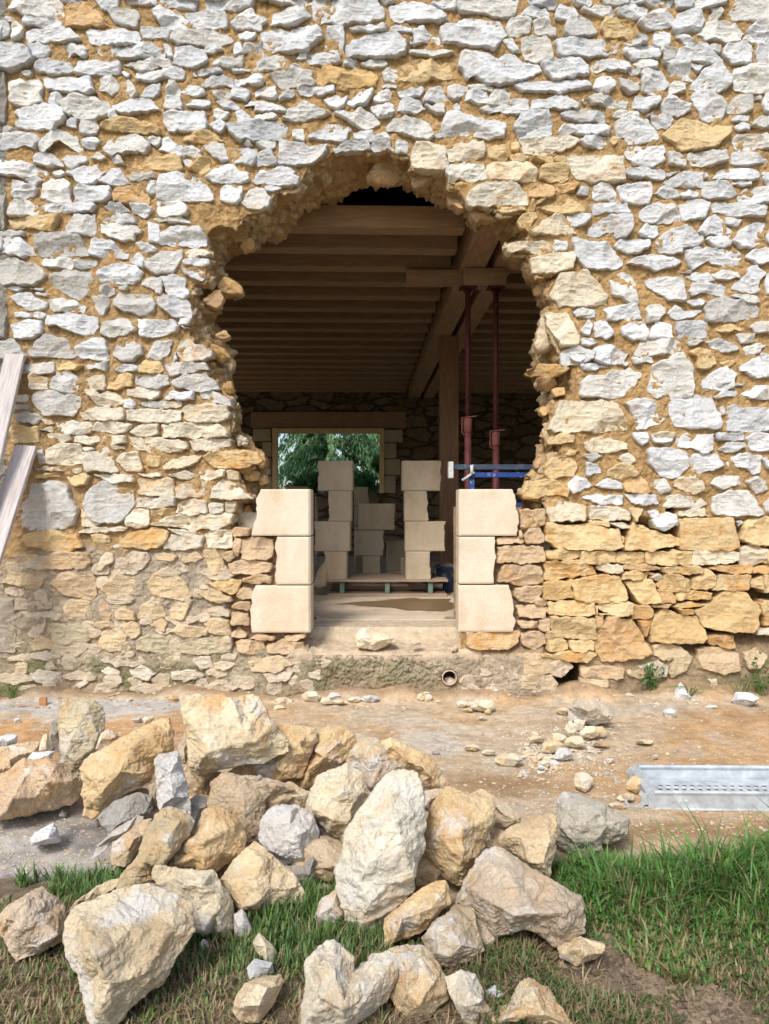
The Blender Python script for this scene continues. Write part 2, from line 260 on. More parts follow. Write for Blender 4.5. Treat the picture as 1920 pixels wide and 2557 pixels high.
STONE_DATA = '''
@0 0 2.89
w 8 10,11 1,17 -6,48 -6,52 1,55 14,40 13,33 14,22 14,16 10
o 58 7,63 3,76 2,80 4,86 12,95 24,80 23,66 23,58 24,57 18,58 10
g 94 11,97 8,108 8,120 11,120 17,118 24,108 24,100 21,97 17
w 131 12,137 8,140 8,148 10,156 14,162 19,160 25,150 26,142 25,137 19
w 51 -4,76 -4,70 2,55 2
w 80 -5,101 -5,102 6,97 8,88 9,86 5
w 107 -5,135 -5,134 5,126 4,110 3
w 138 2,142 -5,171 -6,170 4,168 9,158 9,150 6
w 21 18,24 16,35 17,49 16,53 21,50 24,36 23,22 22
w -5 19,6 20,8 22,8 30,0 34,-5 34
w 11 20,13 18,18 22,20 32,16 33,12 36,11 30
w 4 16,12 15,13 18,5 18
w 23 29,28 25,35 24,48 24,60 25,67 30,71 35,60 37,50 37,38 36,25 36
w 75 28,78 26,90 27,105 27,120 28,122 34,121 38,110 39,95 39,80 38,77 32
w 122 25,124 24,136 25,148 28,148 34,145 36,135 33,124 34
g 148 32,152 27,160 27,185 28,195 31,201 36,195 39,180 40,155 40,148 37
w -5 37,10 37,22 40,27 44,30 53,22 58,15 61,8 62,-5 59
w 25 39,35 38,43 40,44 44,42 48,37 51,30 51,27 45
w 47 45,55 40,70 39,75 42,76 47,74 51,70 51,72 47,64 46,55 51,49 50
w 85 43,86 41,100 40,113 41,120 39,133 39,140 44,142 49,128 50,115 51,108 52,98 49,87 49
w 141 38,146 38,150 50,146 51
w 152 42,165 41,178 44,180 52,172 58,166 59,150 58
w 32 57,37 53,42 52,60 54,62 60,62 62,50 64,38 64,32 62
w 66 61,68 54,80 53,95 54,104 54,105 64,95 65,80 65,66 64
w 107 56,125 54,140 51,148 52,148 58,137 57,130 61,122 62,115 59
g 19 63,28 62,30 65,22 68
w 142 62,144 60,158 59,160 63,159 69,150 69,142 68
w 117 68,120 62,141 62,141 68,135 71,120 70
w 107 63,114 64,110 67
w 10 72,17 69,24 72,33 70,37 74,36 84,38 90,28 91,14 92,10 88
w 38 70,45 69,55 68,68 69,78 68,80 73,84 81,75 82,60 80,42 79
w 86 67,97 66,101 72,104 76,103 80,97 82,92 79,86 78,87 72
w 105 72,112 70,115 74,119 82,113 85,110 80
w 129 75,138 72,138 82,134 85,121 83
w 147 71,152 71,156 79,156 83,144 83
w 157 80,165 75,176 77,179 81,165 83
w 43 81,51 81,54 87,49 91,42 89
w 53 90,60 85,67 82,78 84,85 86,94 90,95 98,91 103,78 103,67 103,60 101,56 96
w 97 92,110 87,125 84,131 88,138 94,139 96,128 97,118 99,113 100,104 98
w 143 86,145 84,156 84,158 91,157 96,150 95,142 93
w 161 91,170 87,182 87,181 92,176 94,162 93
w 13 97,25 93,40 91,54 93,57 102,55 106,50 108,47 114,43 113,30 112,17 111,14 108,18 103
w 95 96,100 95,102 101,97 104,95 102
w 59 106,62 102,68 103,66 111,58 109
w 70 105,82 103,85 110,84 116,73 117,71 116
b 86 111,92 106,103 103,115 104,128 106,138 111,138 115,130 116,115 115,105 113,92 113
w 142 99,150 97,170 97,179 98,179 105,179 113,165 113,146 113,143 109
w -4 116,15 114,25 115,32 118,36 123,30 129,20 126,8 129,-4 129
g -3 111,8 111,14 113,8 114,-3 114
w 34 127,38 121,42 117,48 112,58 115,66 118,67 124,71 129,69 133,60 126,55 121,45 124,41 133,35 131
w 71 123,73 120,82 119,89 122,84 126,82 129,72 127
w 91 130,94 122,105 119,115 116,123 118,130 127,126 133,110 132,102 133,98 135,92 134
w 126 119,138 119,140 121,135 127
w 138 131,142 120,146 119,152 125,157 126,157 134,155 136,147 133
w 158 128,167 127,174 131,172 136,158 136
w 30 140,33 134,45 134,54 141,55 144,40 144,31 143
w 54 139,60 136,74 135,75 139,62 146
w 79 137,85 132,92 137,80 138
w 95 136,104 136,108 142,100 142
w -4 141,5 137,15 138,25 142,43 150,38 152,20 153,-4 152
b 116 143,125 135,135 137,141 136,153 134,157 140,159 146,155 148,135 147,116 145
w 158 140,167 139,176 142,174 146,162 146
w 46 150,52 146,55 150,50 153
w 57 151,70 146,84 143,86 148,91 149,85 157,78 161,66 157,64 152
w 94 148,96 146,104 146,107 152,112 159,100 160,86 157,90 152
g 111 154,116 150,133 149,135 154,125 156,113 157
w 128 157,135 157,135 166,128 168
w 136 165,138 152,150 150,160 149,172 152,174 156,180 160,185 173,150 173,136 172
w 22 156,30 153,38 157,32 160
w 10 165,12 155,20 158,33 163,30 170,12 173
w 35 171,38 160,45 155,55 155,60 158,61 175,50 175
w 65 166,70 161,78 162,95 161,96 170,92 175,78 174,66 175
o 98 168,105 163,115 160,122 163,128 170,129 176,120 177,99 175
c -5 -5,5 -5,6 12,-5 12
c -5 63,5 63,5 107,-5 107
@480 0 2.89
w 11 3,12 -5,53 -5,53 3,50 8,38 9,28 10,14 10
w 55 0,60 -4,104 -4,104 4,97 5,88 4,82 5,72 4,65 1
w -5 13,0 11,28 11,31 16,31 24,18 25,2 24,-3 19
w 34 21,40 16,48 9,52 10,55 15,62 16,65 19,61 22,60 27,50 25,42 26,36 25
w 68 23,71 13,80 11,85 8,96 9,102 14,98 18,90 21,82 22
w 104 0,106 -5,158 -5,160 4,166 10,166 19,158 18,150 20,140 19,130 23,120 20,112 21,106 17,104 10
w 40 30,44 29,55 29,55 34,48 35,41 34
w 60 29,68 27,78 26,84 29,92 25,100 24,108 23,112 28,113 34,106 38,98 45,88 46,70 45,62 42,61 36
w 36 38,40 36,44 45,38 48
w 44 46,46 39,60 41,60 36,61 37,61 47,50 46,45 47
w 11 42,26 42,27 45,12 46
w 17 54,20 52,35 50,45 49,45 53,42 57,30 58,18 57
w 48 53,60 53,62 49,78 48,81 53,78 57,72 60,60 61,54 62
w 90 52,95 46,98 46,98 52
w 99 48,102 46,118 47,127 49,128 54,118 56,102 55,99 52
w 116 26,118 24,131 24,131 46,125 47,114 40,117 34
w 136 25,150 24,166 23,169 24,167 28,155 28,138 28
w 133 40,135 42,142 36,150 32,155 30,166 30,176 30,181 34,186 38,184 48,176 51,160 51,150 51,135 51
w 84 58,90 56,98 58,98 60,85 60
w 131 54,142 52,145 55,144 58,132 58
w 146 55,160 52,168 52,169 56,162 59,148 58
w 33 61,40 60,50 60,50 63,36 63
w 1 61,10 61,25 61,27 64,15 65,2 65
w 9 75,13 70,24 67,35 68,35 75,22 73,20 76
w 37 73,37 69,50 67,55 65,60 66,63 71,60 74,53 74,48 71,42 75
g 67 66,75 63,90 60,102 62,106 73,102 75,90 75,78 77,72 73
b 108 69,112 59,118 58,130 60,142 60,152 62,159 65,159 77,148 76,130 74,109 73
w 17 80,26 79,32 82,31 86,25 87,18 83
w 33 80,37 75,48 77,50 80,47 87,33 86
w 54 80,62 75,71 76,73 84,70 86,60 83,55 84
w 75 85,84 78,89 82,86 85,76 88
w 91 76,105 76,122 75,122 80,112 82,94 83
b 125 77,130 75,135 77,132 79
w 115 87,124 83,130 86,134 83,131 93,124 95,118 91
w 135 89,145 80,152 79,156 79,153 88,148 92,138 92
w 158 84,168 77,172 80,172 86,162 90,158 89
w 163 75,168 73,176 74,176 76,165 77
w 164 64,169 59,176 61,177 66,174 71,167 70
w 155 94,160 91,170 90,174 93,174 97,168 102,160 101,156 97
w 20 88,27 87,34 88,42 94,40 95,28 94
w 45 92,50 88,60 87,68 89,75 91,80 95,82 97,70 96,54 96,53 91
w 19 96,28 96,32 99,29 102,23 105,19 102
w 38 98,42 96,52 102,50 106,40 106
w 55 102,58 99,70 98,73 101,71 104,60 105,56 104
w 80 101,84 95,90 92,97 89,105 92,120 99,112 102,102 104,90 106,78 104
w 123 99,128 98,138 99,146 95,152 97,160 102,162 108,156 111,150 113,140 108,130 103
w 16 110,22 105,29 106,28 112,24 115
w 29 110,33 108,45 106,60 105,75 106,81 109,82 116,80 122,65 122,50 122,42 123,36 118
b 0 116,12 113,20 116,27 122,15 124,2 123,-8 122,-6 118
w 88 113,96 112,97 119,96 123,87 121
w 101 117,112 113,116 108,128 108,137 111,134 118,132 124,125 123,112 121,101 121
w 139 115,155 113,157 120,155 123,140 120
w 122 128,135 124,148 121,152 123,154 129,142 130,124 131
w 154 129,160 118,166 114,170 118,171 125,175 132,168 128,160 131
w 10 126,27 124,29 132,32 139,26 140,18 134,12 131
w 0 128,6 130,8 135,2 137,-7 136
w 34 134,36 129,42 128,55 130,55 138,52 144,45 142,35 140
w 44 125,50 123,53 127,48 127
w 55 125,65 123,72 123,72 127,68 129,56 127
w 55 133,68 130,72 137,74 142,65 142,57 143
w 76 124,90 124,97 124,100 127,108 128,117 126,116 132,110 138,100 142,88 144,76 143,75 140
b 0 142,8 137,15 137,15 148,10 150,-3 146
w 12 154,18 147,28 142,36 142,40 147,48 150,49 156,42 158,30 158,18 158
w 52 157,58 150,70 148,75 144,85 146,90 150,88 152,94 154,91 160,80 160,65 159,54 159
w 58 149,62 146,65 149,60 151
w 24 163,32 159,43 160,42 172,38 177,24 172
w 43 176,48 166,55 162,62 165,68 172,66 180,60 182,50 180
w 63 162,75 160,77 163,70 166,64 166
@960 0 2.89
w 3 7,7 6,18 2,32 3,42 8,50 13,54 17,52 20,40 20,20 19,8 20,5 13
w 41 4,50 2,62 2,61 9,55 9,48 8
w 63 8,64 -3,112 -4,115 3,113 12,109 17,98 16,88 13,78 13,66 12
w -8 -3,10 -3,9 2,0 4
w 124 2,124 -3,146 -4,148 3,146 8,138 7,128 5
w 116 15,122 9,127 7,138 9,142 13,141 16,125 16
w 148 8,152 3,158 6,166 9,168 15,155 17,148 16
w 106 22,110 17,122 17,127 20,125 28,115 32,108 31,105 26
w 128 19,142 17,143 24,148 27,148 33,140 29,130 30
g 155 26,158 19,163 15,170 14,178 20,183 29,176 32,160 34,155 31
w 48 25,55 22,62 23,64 18,80 17,98 19,103 25,105 31,100 37,94 44,85 41,75 40,65 41,58 39,51 39,48 32
w 5 24,15 23,23 24,24 29,15 27,6 28
w 25 27,33 24,38 30,46 32,48 38,42 40,36 37,26 39
w 22 33,24 33,25 38,22 38
w 22 44,28 43,40 45,50 43,60 46,55 49,40 50,32 49,22 47
w 65 53,66 47,72 45,88 46,95 49,98 52,104 47,112 48,120 54,134 57,135 62,128 66,115 72,98 74,88 73,80 68,74 64,72 70,66 62,63 58
w 103 36,110 34,113 38,116 45,110 45,106 40
w 118 36,122 32,132 34,140 33,143 40,145 48,145 53,132 53,122 52,119 42
w 147 37,152 36,170 34,180 35,194 35,200 38,200 46,190 48,178 50,165 50,152 51,148 43
w 135 55,150 52,160 51,170 53,175 58,176 65,168 67,158 68,145 70,138 62
b 11 66,16 58,25 52,32 51,42 54,48 57,55 54,58 62,58 67,50 70,38 69,30 71,20 70,12 68
w 111 75,118 71,135 70,150 71,158 69,170 70,178 73,179 77,170 79,158 79,150 83,145 79,130 80,118 80
w 11 81,14 79,22 79,32 75,34 77,30 84,20 85,14 84
w 33 88,35 82,40 76,47 76,53 82,55 87,42 89,34 90
w 55 76,62 74,71 75,71 80,66 84,60 87,56 84
w 72 74,85 74,94 77,93 81,85 78,73 76
w 68 86,72 78,80 78,88 79,89 89,80 90,70 88
w 90 91,92 82,96 77,108 77,109 86,108 91,98 91
g 109 86,125 86,124 91,109 90
w 82 95,86 91,95 92,115 92,124 92,124 97,120 100,110 99,98 95,92 99
w 126 92,127 87,138 86,148 84,160 87,168 91,166 95,150 95,145 93,135 95,126 96
w 11 96,14 88,22 86,30 88,35 94,28 97,18 98
g 35 91,51 91,52 100,44 98
w 60 92,62 90,66 97,60 97
w 0 90,6 90,9 95,4 101,-5 102
w 0 110,8 104,20 103,32 104,40 111,43 118,38 122,25 119,10 114,2 114
w 50 108,54 98,60 97,66 99,75 101,88 104,98 104,104 107,103 119,92 120,80 118,60 120,44 118,50 115
w 112 107,118 100,125 97,141 96,145 107,143 117,130 119,115 119,113 113
w 152 98,160 96,166 95,190 96,190 106,178 106,165 105,157 103
w 149 114,155 108,170 107,190 108,194 112,193 117,175 117,152 116
v 117 121,130 120,145 120,160 118,168 120,165 126,158 129,150 131,135 134,120 131,120 126
w 11 121,20 123,19 133,10 132
v 24 131,28 123,38 124,52 126,53 133,56 142,54 147,40 148,25 146
v 54 127,64 124,75 121,85 125,88 130,85 136,70 140,56 139
b 90 128,95 125,106 127,108 133,105 138,95 138,90 136
b 110 124,115 123,116 131,111 130
b 110 135,120 134,125 137,120 140,111 138
b 127 138,135 135,145 136,145 140,135 140
b 146 137,148 135,157 136,156 141,147 140
v 157 137,162 134,185 135,205 137,204 142,207 157,190 158,180 158,172 155,166 154,160 145
v 54 148,58 142,86 142,88 155,75 157,65 155,56 158
v 88 143,92 141,110 140,125 141,132 149,130 156,120 158,105 156,92 155,88 150
b 135 145,138 142,157 142,159 148,158 156,145 157,134 155
@1440 0 2.89
w -2 0,-1 -3,12 -3,12 4,5 5,-3 4
w 20 1,22 -3,44 -3,44 3,35 5,25 4
w 48 2,48 -3,83 -3,82 4,80 8,65 5,52 3
w 85 3,85 -3,100 -3,101 3,98 8,86 8
w 100 7,104 0,130 -2,128 5,115 7,104 8
w 132 10,137 4,140 -3,170 -3,170 17,155 19,145 17,135 17,132 14
w 4 9,12 8,20 6,29 7,31 12,30 15,18 14,10 13
w 33 10,40 6,50 4,61 8,60 13,52 17,45 15,36 14
w 52 21,60 15,68 10,72 9,80 13,86 18,84 22,75 25,62 26
w 83 26,88 12,98 9,104 9,108 14,111 19,105 27,95 29,86 29
w 115 8,124 8,126 12,118 18,115 17,117 12
w 147 27,150 23,160 18,170 18,170 37,155 38,150 33
w 104 31,107 25,112 19,122 19,135 22,144 28,140 38,125 36,112 35
b 20 27,24 16,33 18,37 22,42 24,49 26,48 32,42 35,36 33,30 33,25 34,23 30
w 51 31,60 30,61 35,55 34
w 39 38,48 35,60 35,60 39,48 39
w 65 38,67 29,72 28,80 29,79 40,70 41
w 85 31,95 31,100 35,95 39,92 35
w 143 36,148 31,152 38,150 39
w 40 42,45 40,60 41,70 40,71 45,70 51,62 51,48 52,41 47
w 73 42,86 43,85 50,75 53
w 84 51,89 44,96 40,110 40,118 45,125 50,120 54,112 55,98 52,90 53
g 115 40,124 39,123 46,118 45
w 125 44,130 40,145 39,151 47,148 50,149 57,140 55,133 55,128 50
w 154 46,156 39,170 38,170 57,156 57
w 12 60,16 53,30 53,45 54,46 60,42 63,25 60,18 63
w 49 56,55 52,70 54,68 59,55 59
w 45 62,53 60,53 65,48 65
w 74 55,80 54,97 54,97 63,101 67,100 70,88 70,83 67,78 59
w 98 56,110 57,104 64
w 98 78,103 68,110 59,116 57,120 53,124 55,130 65,132 72,128 78,122 79,115 77,108 80,100 77
w 134 70,136 59,145 58,160 57,170 57,170 78,158 80,148 80,138 78
w 55 65,56 62,72 62,75 66,79 74,73 81,65 81,57 79
w 81 73,84 71,93 73,93 80,81 80
w 14 76,18 67,29 66,33 76,28 81,20 80
g 36 68,45 69,53 67,54 78,45 81,38 76
w 3 88,6 84,8 91
g 9 86,15 82,25 85,35 87,44 88,42 94,30 94,20 91,13 91
w 48 92,51 84,60 84,71 84,71 90,65 93,58 97,50 94
w 72 93,79 82,86 88,98 91,98 96,88 101,73 100
w 98 84,105 80,115 80,120 84,126 90,128 95,124 103,115 106,108 104,104 95,102 89
g 130 92,138 84,150 83,151 95,145 99,131 97
w 152 85,158 84,158 87,152 87
w 160 91,163 82,168 81,170 98,162 97
w 31 101,34 96,42 97,43 100,35 101
w 44 97,52 97,54 101,45 100
w 59 101,68 96,69 98,62 102
w 64 101,80 101,83 105,80 110,70 111,66 105
w 133 104,140 100,149 101,148 105,136 106
w 149 110,156 102,170 101,170 110
w 137 109,140 106,148 107,148 113,138 112
w 33 106,38 103,60 103,63 107,70 116,70 120,55 124,45 124,42 118,36 119,33 112
b 73 118,80 110,90 104,100 104,112 107,120 109,132 111,133 114,128 121,118 128,100 130,90 131,85 124,78 121
w 135 124,138 118,170 117,170 128,150 129,137 129
w 2 122,8 118,28 118,28 124,24 127,8 127
b 30 122,33 118,35 124,32 126
w 42 133,46 127,52 126,58 128,74 126,75 140,65 144,50 142
w 78 132,88 132,94 135,93 144,80 142
w 96 137,97 132,110 132,128 132,131 140,118 142,100 144
w 133 142,135 132,150 132,165 138,165 140,150 143
w 41 149,50 146,60 145,70 145,77 150,74 155,60 154,50 155,42 152
w 78 149,88 148,82 152,78 152
w 75 158,85 152,95 149,109 149,108 162,95 162,80 160
w 110 150,113 149,113 154,110 155
w 117 155,122 148,130 146,145 147,155 150,156 155,148 157,130 154
w 134 159,142 157,150 158,150 161,140 161
w 160 153,168 149,175 150,170 160,162 158
w 35 162,44 159,62 158,65 164,62 176,50 177,38 173
w 14 166,18 160,28 160,33 168,32 174,15 173
w 66 168,74 161,85 165,88 171,75 171
w 90 167,97 164,105 167,104 171,92 171
w 108 168,109 158,128 157,133 162,137 168,130 171,110 171
w 138 172,145 164,168 162,168 176,145 175
w 0 168,3 162,11 162,10 169
@0 480 2.89
w 7 20,13 10,21 10,22 6,27 9,35 15,33 19,20 21,9 21
w 36 11,42 10,60 9,81 9,83 12,80 18,60 17,50 18,40 17
w 90 13,95 10,105 10,113 17,100 17,92 15
w 114 12,120 11,130 13,133 15,128 20,125 22,116 17
w 137 6,150 6,158 9,164 16,160 21,150 22,145 24,140 24,136 18,136 10
w 133 22,138 26,150 23,158 22,165 27,150 27,133 25
b 8 25,20 22,40 20,52 20,47 30,46 35,30 32,12 32
w 65 20,82 20,84 30,83 39,70 36,57 34,58 29,62 25
w 90 25,98 20,108 19,118 23,118 27,105 27,90 26
w 88 28,100 27,115 29,124 33,122 36,117 37,116 42,107 42,95 39,88 35
w 0 34,21 34,21 38,5 39,-4 38
w 128 26,138 29,138 44,130 43
w 138 44,141 36,148 31,160 32,172 31,178 38,178 46,165 47,150 47
w -4 40,16 40,27 47,31 55,20 56,0 52,-4 50
g 30 37,45 36,62 36,70 39,77 55,60 55,37 56,32 50
w 78 46,80 41,97 42,102 49,110 53,110 57,95 57,82 56,77 53
w 117 44,122 43,136 49,136 52,125 51
v 160 53,163 49,178 50,182 53,178 56,165 56
g -4 60,10 57,20 60,30 62,40 72,38 76,25 81,3 80,-4 70
w 35 63,40 58,52 57,62 58,62 66,42 65
w 64 60,68 58,74 61,80 58,84 59,82 64,70 67,64 65
g 44 72,58 68,68 69,78 69,80 77,77 85,72 91,66 92,55 87,48 83,45 77
w 85 67,95 64,103 62,107 62,118 64,125 70,115 80,100 79,88 78,85 73
w 113 59,120 53,124 57,123 64,115 61
w 125 60,132 58,140 52,157 51,158 57,154 62,150 70,138 71,132 69,126 65
w 158 60,165 57,180 58,181 62,175 65,160 63
w 156 67,172 68,176 71,174 77,165 73
g 127 75,140 73,140 89,135 88,132 83,122 80
w 141 74,150 71,160 75,160 82,164 88,158 92,145 88
w 7 83,15 81,23 83,18 85
g 87 83,93 81,99 83,99 88,93 90,87 87
w 101 82,111 82,108 84
w 27 84,38 83,38 85
w 30 87,41 87,41 89,35 89
w 10 91,16 88,28 87,32 92,42 96,40 100,27 102,17 98
w 43 93,55 92,65 94,74 99,72 104,60 103,44 102
g 79 92,90 89,95 96,90 106,84 102
g 99 93,104 86,108 89,118 89,130 90,136 97,133 104,120 106,110 104,99 98
w 137 91,150 89,160 92,165 97,165 109,155 109,145 104,137 98
w 13 104,20 103,27 105,28 109,13 108
w 30 104,39 105,37 110,29 108
w 42 107,60 105,75 107,84 108,84 118,80 123,72 124,58 118,41 115
w 10 115,20 111,36 111,38 118,37 123,25 126,13 127,12 120
w 89 113,100 111,110 109,118 118,110 122,100 124,95 125,86 123
w 120 110,140 111,150 111,155 116,152 121,145 122,130 126,121 124
w 156 110,164 110,163 115,155 114
w 158 116,164 117,160 119
g -3 130,10 127,14 128,20 138,24 142,20 146,0 144
g 26 136,40 123,50 125,58 127,67 141,60 143,40 142,26 142
w 66 135,75 129,82 125,90 127,93 135,94 144,92 146,80 145,70 142
g 99 135,106 127,115 130,123 133,123 140,115 145,105 146,98 140
g 129 137,135 130,149 128,146 136,140 145,128 143
v 156 129,163 127,170 133,182 135,183 142,175 146,158 146,153 140
w 149 142,152 138,153 144,151 147
g 20 150,46 147,47 155,45 157,19 157
b 48 149,62 147,71 150,65 154,50 153
w 76 150,92 147,92 155,77 152
w 100 154,108 149,120 150,120 154,105 155
b 121 149,125 146,140 147,141 154,138 156,121 156
g 142 149,155 147,178 148,180 153,165 156,148 158
c -5 -5,5 -5,5 32,-5 32
c -5 80,4 81,6 126,-5 126
@0 960 2.89
v 26 -8,41 -7,41 4,27 4
g 44 0,50 -11,58 -12,67 -6,67 4,60 7,44 4
v 75 -5,90 -8,92 0,90 5,80 4
b 95 0,105 -8,115 -8,114 2,100 4,93 4
g 118 -8,145 -9,146 0,135 4,125 3,118 -2
g 150 -2,160 -8,177 -9,187 -1,189 4,175 6,160 4,150 2
v 12 9,23 9,23 15,10 15
g 28 8,38 5,50 5,62 8,69 12,69 20,63 27,50 27,38 26,27 14
v 75 5,82 5,88 9,93 6,103 8,107 17,100 19,85 18,78 11
v 110 4,125 3,138 5,138 10,130 13,118 11,110 9
w 144 12,147 6,167 7,167 13
g 171 5,180 6,191 9,201 13,201 20,190 17,175 12
w 107 14,112 12,117 17,115 21,108 20
g 119 16,125 15,141 15,140 20,125 19
v 141 15,155 15,156 18,152 20,141 20
g 12 18,24 18,24 22,12 21
g 10 26,20 24,34 26,36 30,30 34,18 32
v 70 24,85 20,106 20,107 30,95 32,72 30
v 110 23,125 22,141 21,141 33,125 33,110 31
v 142 23,157 22,157 31,142 33
v 159 20,162 17,180 17,198 18,198 29,190 33,170 33,160 30
v 37 30,47 34,40 34
v 49 33,60 32,78 33,80 36,78 42,65 43,50 41
v 80 40,85 32,103 32,115 35,110 41,100 42,85 40
v 35 39,45 36,45 40
b 8 38,15 34,27 38,34 36,33 49,10 50,12 44
v 113 41,120 36,127 34,137 34,137 43,120 45
v 141 35,150 35,165 33,185 34,195 36,198 46,180 46,142 46
v 41 43,60 43,62 48,50 51,43 50
v 65 45,85 44,86 49,78 51,65 50
v 90 45,109 44,110 50,92 51
v 111 46,130 46,150 48,164 49,162 56,150 58,130 58,118 56
v 165 49,180 47,199 47,198 54,185 57,168 57
v 97 52,108 53,108 56,98 56
v 72 55,78 54,82 56,75 57
v 41 57,50 52,62 51,70 52,71 60,70 68,58 70,42 68,41 63
v 73 60,85 58,93 53,96 60,102 75,90 75,76 75,72 66
v 101 66,107 60,118 59,124 72,120 75,110 75
b 128 61,139 61,137 70,127 71
v 142 70,150 65,168 61,174 61,170 68,158 72,143 74
b 176 63,182 58,205 57,222 58,226 66,215 71,200 72,185 71
g 33 57,37 57,41 68,34 68
v 31 73,45 71,55 75,40 74
v 63 74,70 73,70 75,64 76
b 31 80,37 77,50 76,52 80,40 81
b 59 80,72 77,79 79,75 86,65 88
v 82 78,90 77,105 78,115 78,116 84,100 85,92 82
v 120 77,138 77,140 79,125 80
v 146 77,160 75,168 78,168 81,155 81,147 79
v 120 82,135 82,150 81,150 96,135 96,119 94,122 90
v 152 90,158 86,165 88,170 84,178 84,180 93,172 97,153 98
v 172 75,195 74,193 79,180 83,174 82
v 197 75,206 75,206 82,197 82
v 181 99,184 90,192 83,205 88,217 96,218 99
g 25 95,28 86,50 83,57 86,60 95,68 107,68 112,64 122,45 125,25 126,20 122,20 105
g 88 84,100 86,115 93,116 100,113 108,105 118,95 120,80 118,74 108,72 103,76 93
v 71 108,75 113,85 119,88 122,72 123
v 118 99,130 98,145 97,152 97,152 105,135 106,118 106
b 131 108,140 107,151 106,151 110,140 113,131 112
v 110 114,115 109,128 108,129 121,118 124,110 122
v 154 103,160 100,179 101,179 111,165 113,152 111
v 181 103,193 102,193 110,183 112
v 195 102,204 101,203 110,195 109
v 131 121,140 116,150 113,165 114,185 111,203 112,200 120,185 125,165 125,145 123
v 69 128,72 124,90 123,111 124,105 127,85 128
v 146 124,160 127,170 126,170 130,150 128
b 20 131,30 127,50 126,55 129,68 130,72 140,60 144,40 143,25 139
b 80 130,92 130,95 138,90 142,82 138
b 104 135,112 129,125 127,135 122,145 128,144 138,130 142,115 140,105 140
v 142 139,148 130,165 130,176 131,175 140,160 143,142 142
v 177 130,182 126,200 126,200 141,180 141
v 98 139,102 138,107 141,102 145
@0 1340 2.89
b 22 15,33 15,33 20,22 19
o 38 20,42 14,55 13,75 13,78 15,78 22,72 27,50 28,38 27
v 84 29,87 19,92 14,98 15,97 21,88 29
v 105 30,110 20,115 13,128 14,130 20,122 28,115 31
b 134 15,148 14,154 17,150 21,135 20
b 2 40,10 28,35 27,42 33,38 40,30 45,20 42
o 47 40,52 32,60 31,70 33,80 33,83 42,82 50,78 54,68 52,55 50
b 87 46,95 36,103 32,118 38,122 41,115 50,105 54,95 52
b 128 40,135 30,142 33,150 30,160 40,166 50,158 55,145 53,132 50
v 17 65,30 65,48 65,48 69,25 70
b 55 60,62 55,78 56,80 63,78 70,60 71
o 87 58,89 54,92 56,96 66,95 71,88 71
b 99 65,108 60,116 66,117 72,100 71
b 120 70,122 60,130 55,138 57,142 68,135 71
b 146 68,148 60,155 57,163 60,160 71,150 71
b 77 74,95 73,100 78,85 79
b 108 75,114 73,122 78,118 86,114 88,109 82
o 129 74,140 72,145 74,142 82,132 77
b 146 82,155 75,170 77,180 80,178 85,160 86
m 33 75,45 74,58 77,65 74,75 78,78 88,70 92,50 93,38 85
b 86 90,90 82,105 82,110 86,108 90,114 96,110 99,95 98,86 95
m 118 90,130 84,150 86,150 95,140 101,130 98,118 98
m 153 95,160 91,185 87,198 87,200 100,175 101,157 100
b 25 92,35 85,45 90,46 96,30 98
v 28 101,45 99,52 104,40 106,30 105
v 6 106,18 102,22 104,20 107,8 107
b 13 110,24 109,24 118,14 119
v 27 117,40 116,53 117,52 125,35 126,27 124
m 70 106,78 101,85 103,80 108,72 110
v 88 106,95 104,100 108,92 109
v 88 116,93 111,102 116,103 120,95 119
v 113 115,125 112,135 118,128 124,115 122
b 132 104,155 103,156 112,140 113,133 111
v 65 129,73 124,76 126,70 130
v 148 117,165 116,175 120,160 124,150 122
c -5 53,13 54,13 99,-5 99
@400 1340 2.89
o 18 20,30 13,37 18,30 21,20 22
b 37 12,48 11,55 22,53 33,45 33,40 22
b 40 40,55 37,70 38,66 48,60 50,50 45
b 32 48,45 44,60 52,62 56,50 57,40 54
b 38 75,45 70,58 72,62 84,52 85,42 82
v 47 109,60 106,69 109,58 114,48 113
v 28 106,42 104,46 112,35 115
b 75 108,80 104,105 103,115 110,100 116,80 116
v 87 118,100 116,113 117,112 123,95 125
v 10 117,30 115,38 120,25 124,12 122
v 127 117,138 115,138 123,130 122
t 55 15,62 12,64 18,58 21,55 19
t 64 1,69 2,67 17,64 16
t 70 3,80 0,97 2,97 17,90 20,70 19
t 59 23,70 20,95 22,95 31,75 32,60 31
t 72 36,85 32,96 34,95 39,85 41,72 39
t 66 45,78 46,79 53,74 54,67 52
t 62 61,66 57,77 57,77 63,63 62
t 61 66,68 65,75 67,76 76,62 75
t 62 83,67 79,74 85,72 88,62 87
t 77 88,82 84,98 86,98 89,78 89
t 108 86,125 83,125 88,110 90
t 65 91,75 89,88 91,90 97,88 101,68 100
t 93 93,105 90,124 91,125 101,95 101,92 98
@360 900 2.89
t 75 147,78 144,91 145,90 151,78 152
@1080 420 2.89
b 17 14,25 13,34 16,33 19,20 17
v 30 31,32 22,38 15,60 13,72 14,80 21,83 27,82 32,60 31,48 33,30 34
b 55 35,80 34,81 38,60 39
o 84 20,86 14,95 12,105 18,105 24,95 26,84 26
o 107 18,115 15,126 15,122 21,110 21
b 85 27,88 28,88 35,85 36
b 89 27,97 28,90 31
w 125 23,130 17,136 17,133 23
w 139 17,145 14,152 18,157 24,155 28,142 28
b 91 35,100 32,118 26,130 35,130 39,115 40,100 39
b 75 45,78 40,88 39,90 43,83 51,76 50
v 83 55,95 47,105 40,112 41,115 47,124 57,110 58,95 58,85 57
w 116 41,125 40,136 41,133 48,124 51,118 47
v 61 70,66 66,80 65,95 63,104 67,104 73,90 74,80 72,66 74
w 106 63,116 63,116 71,106 72
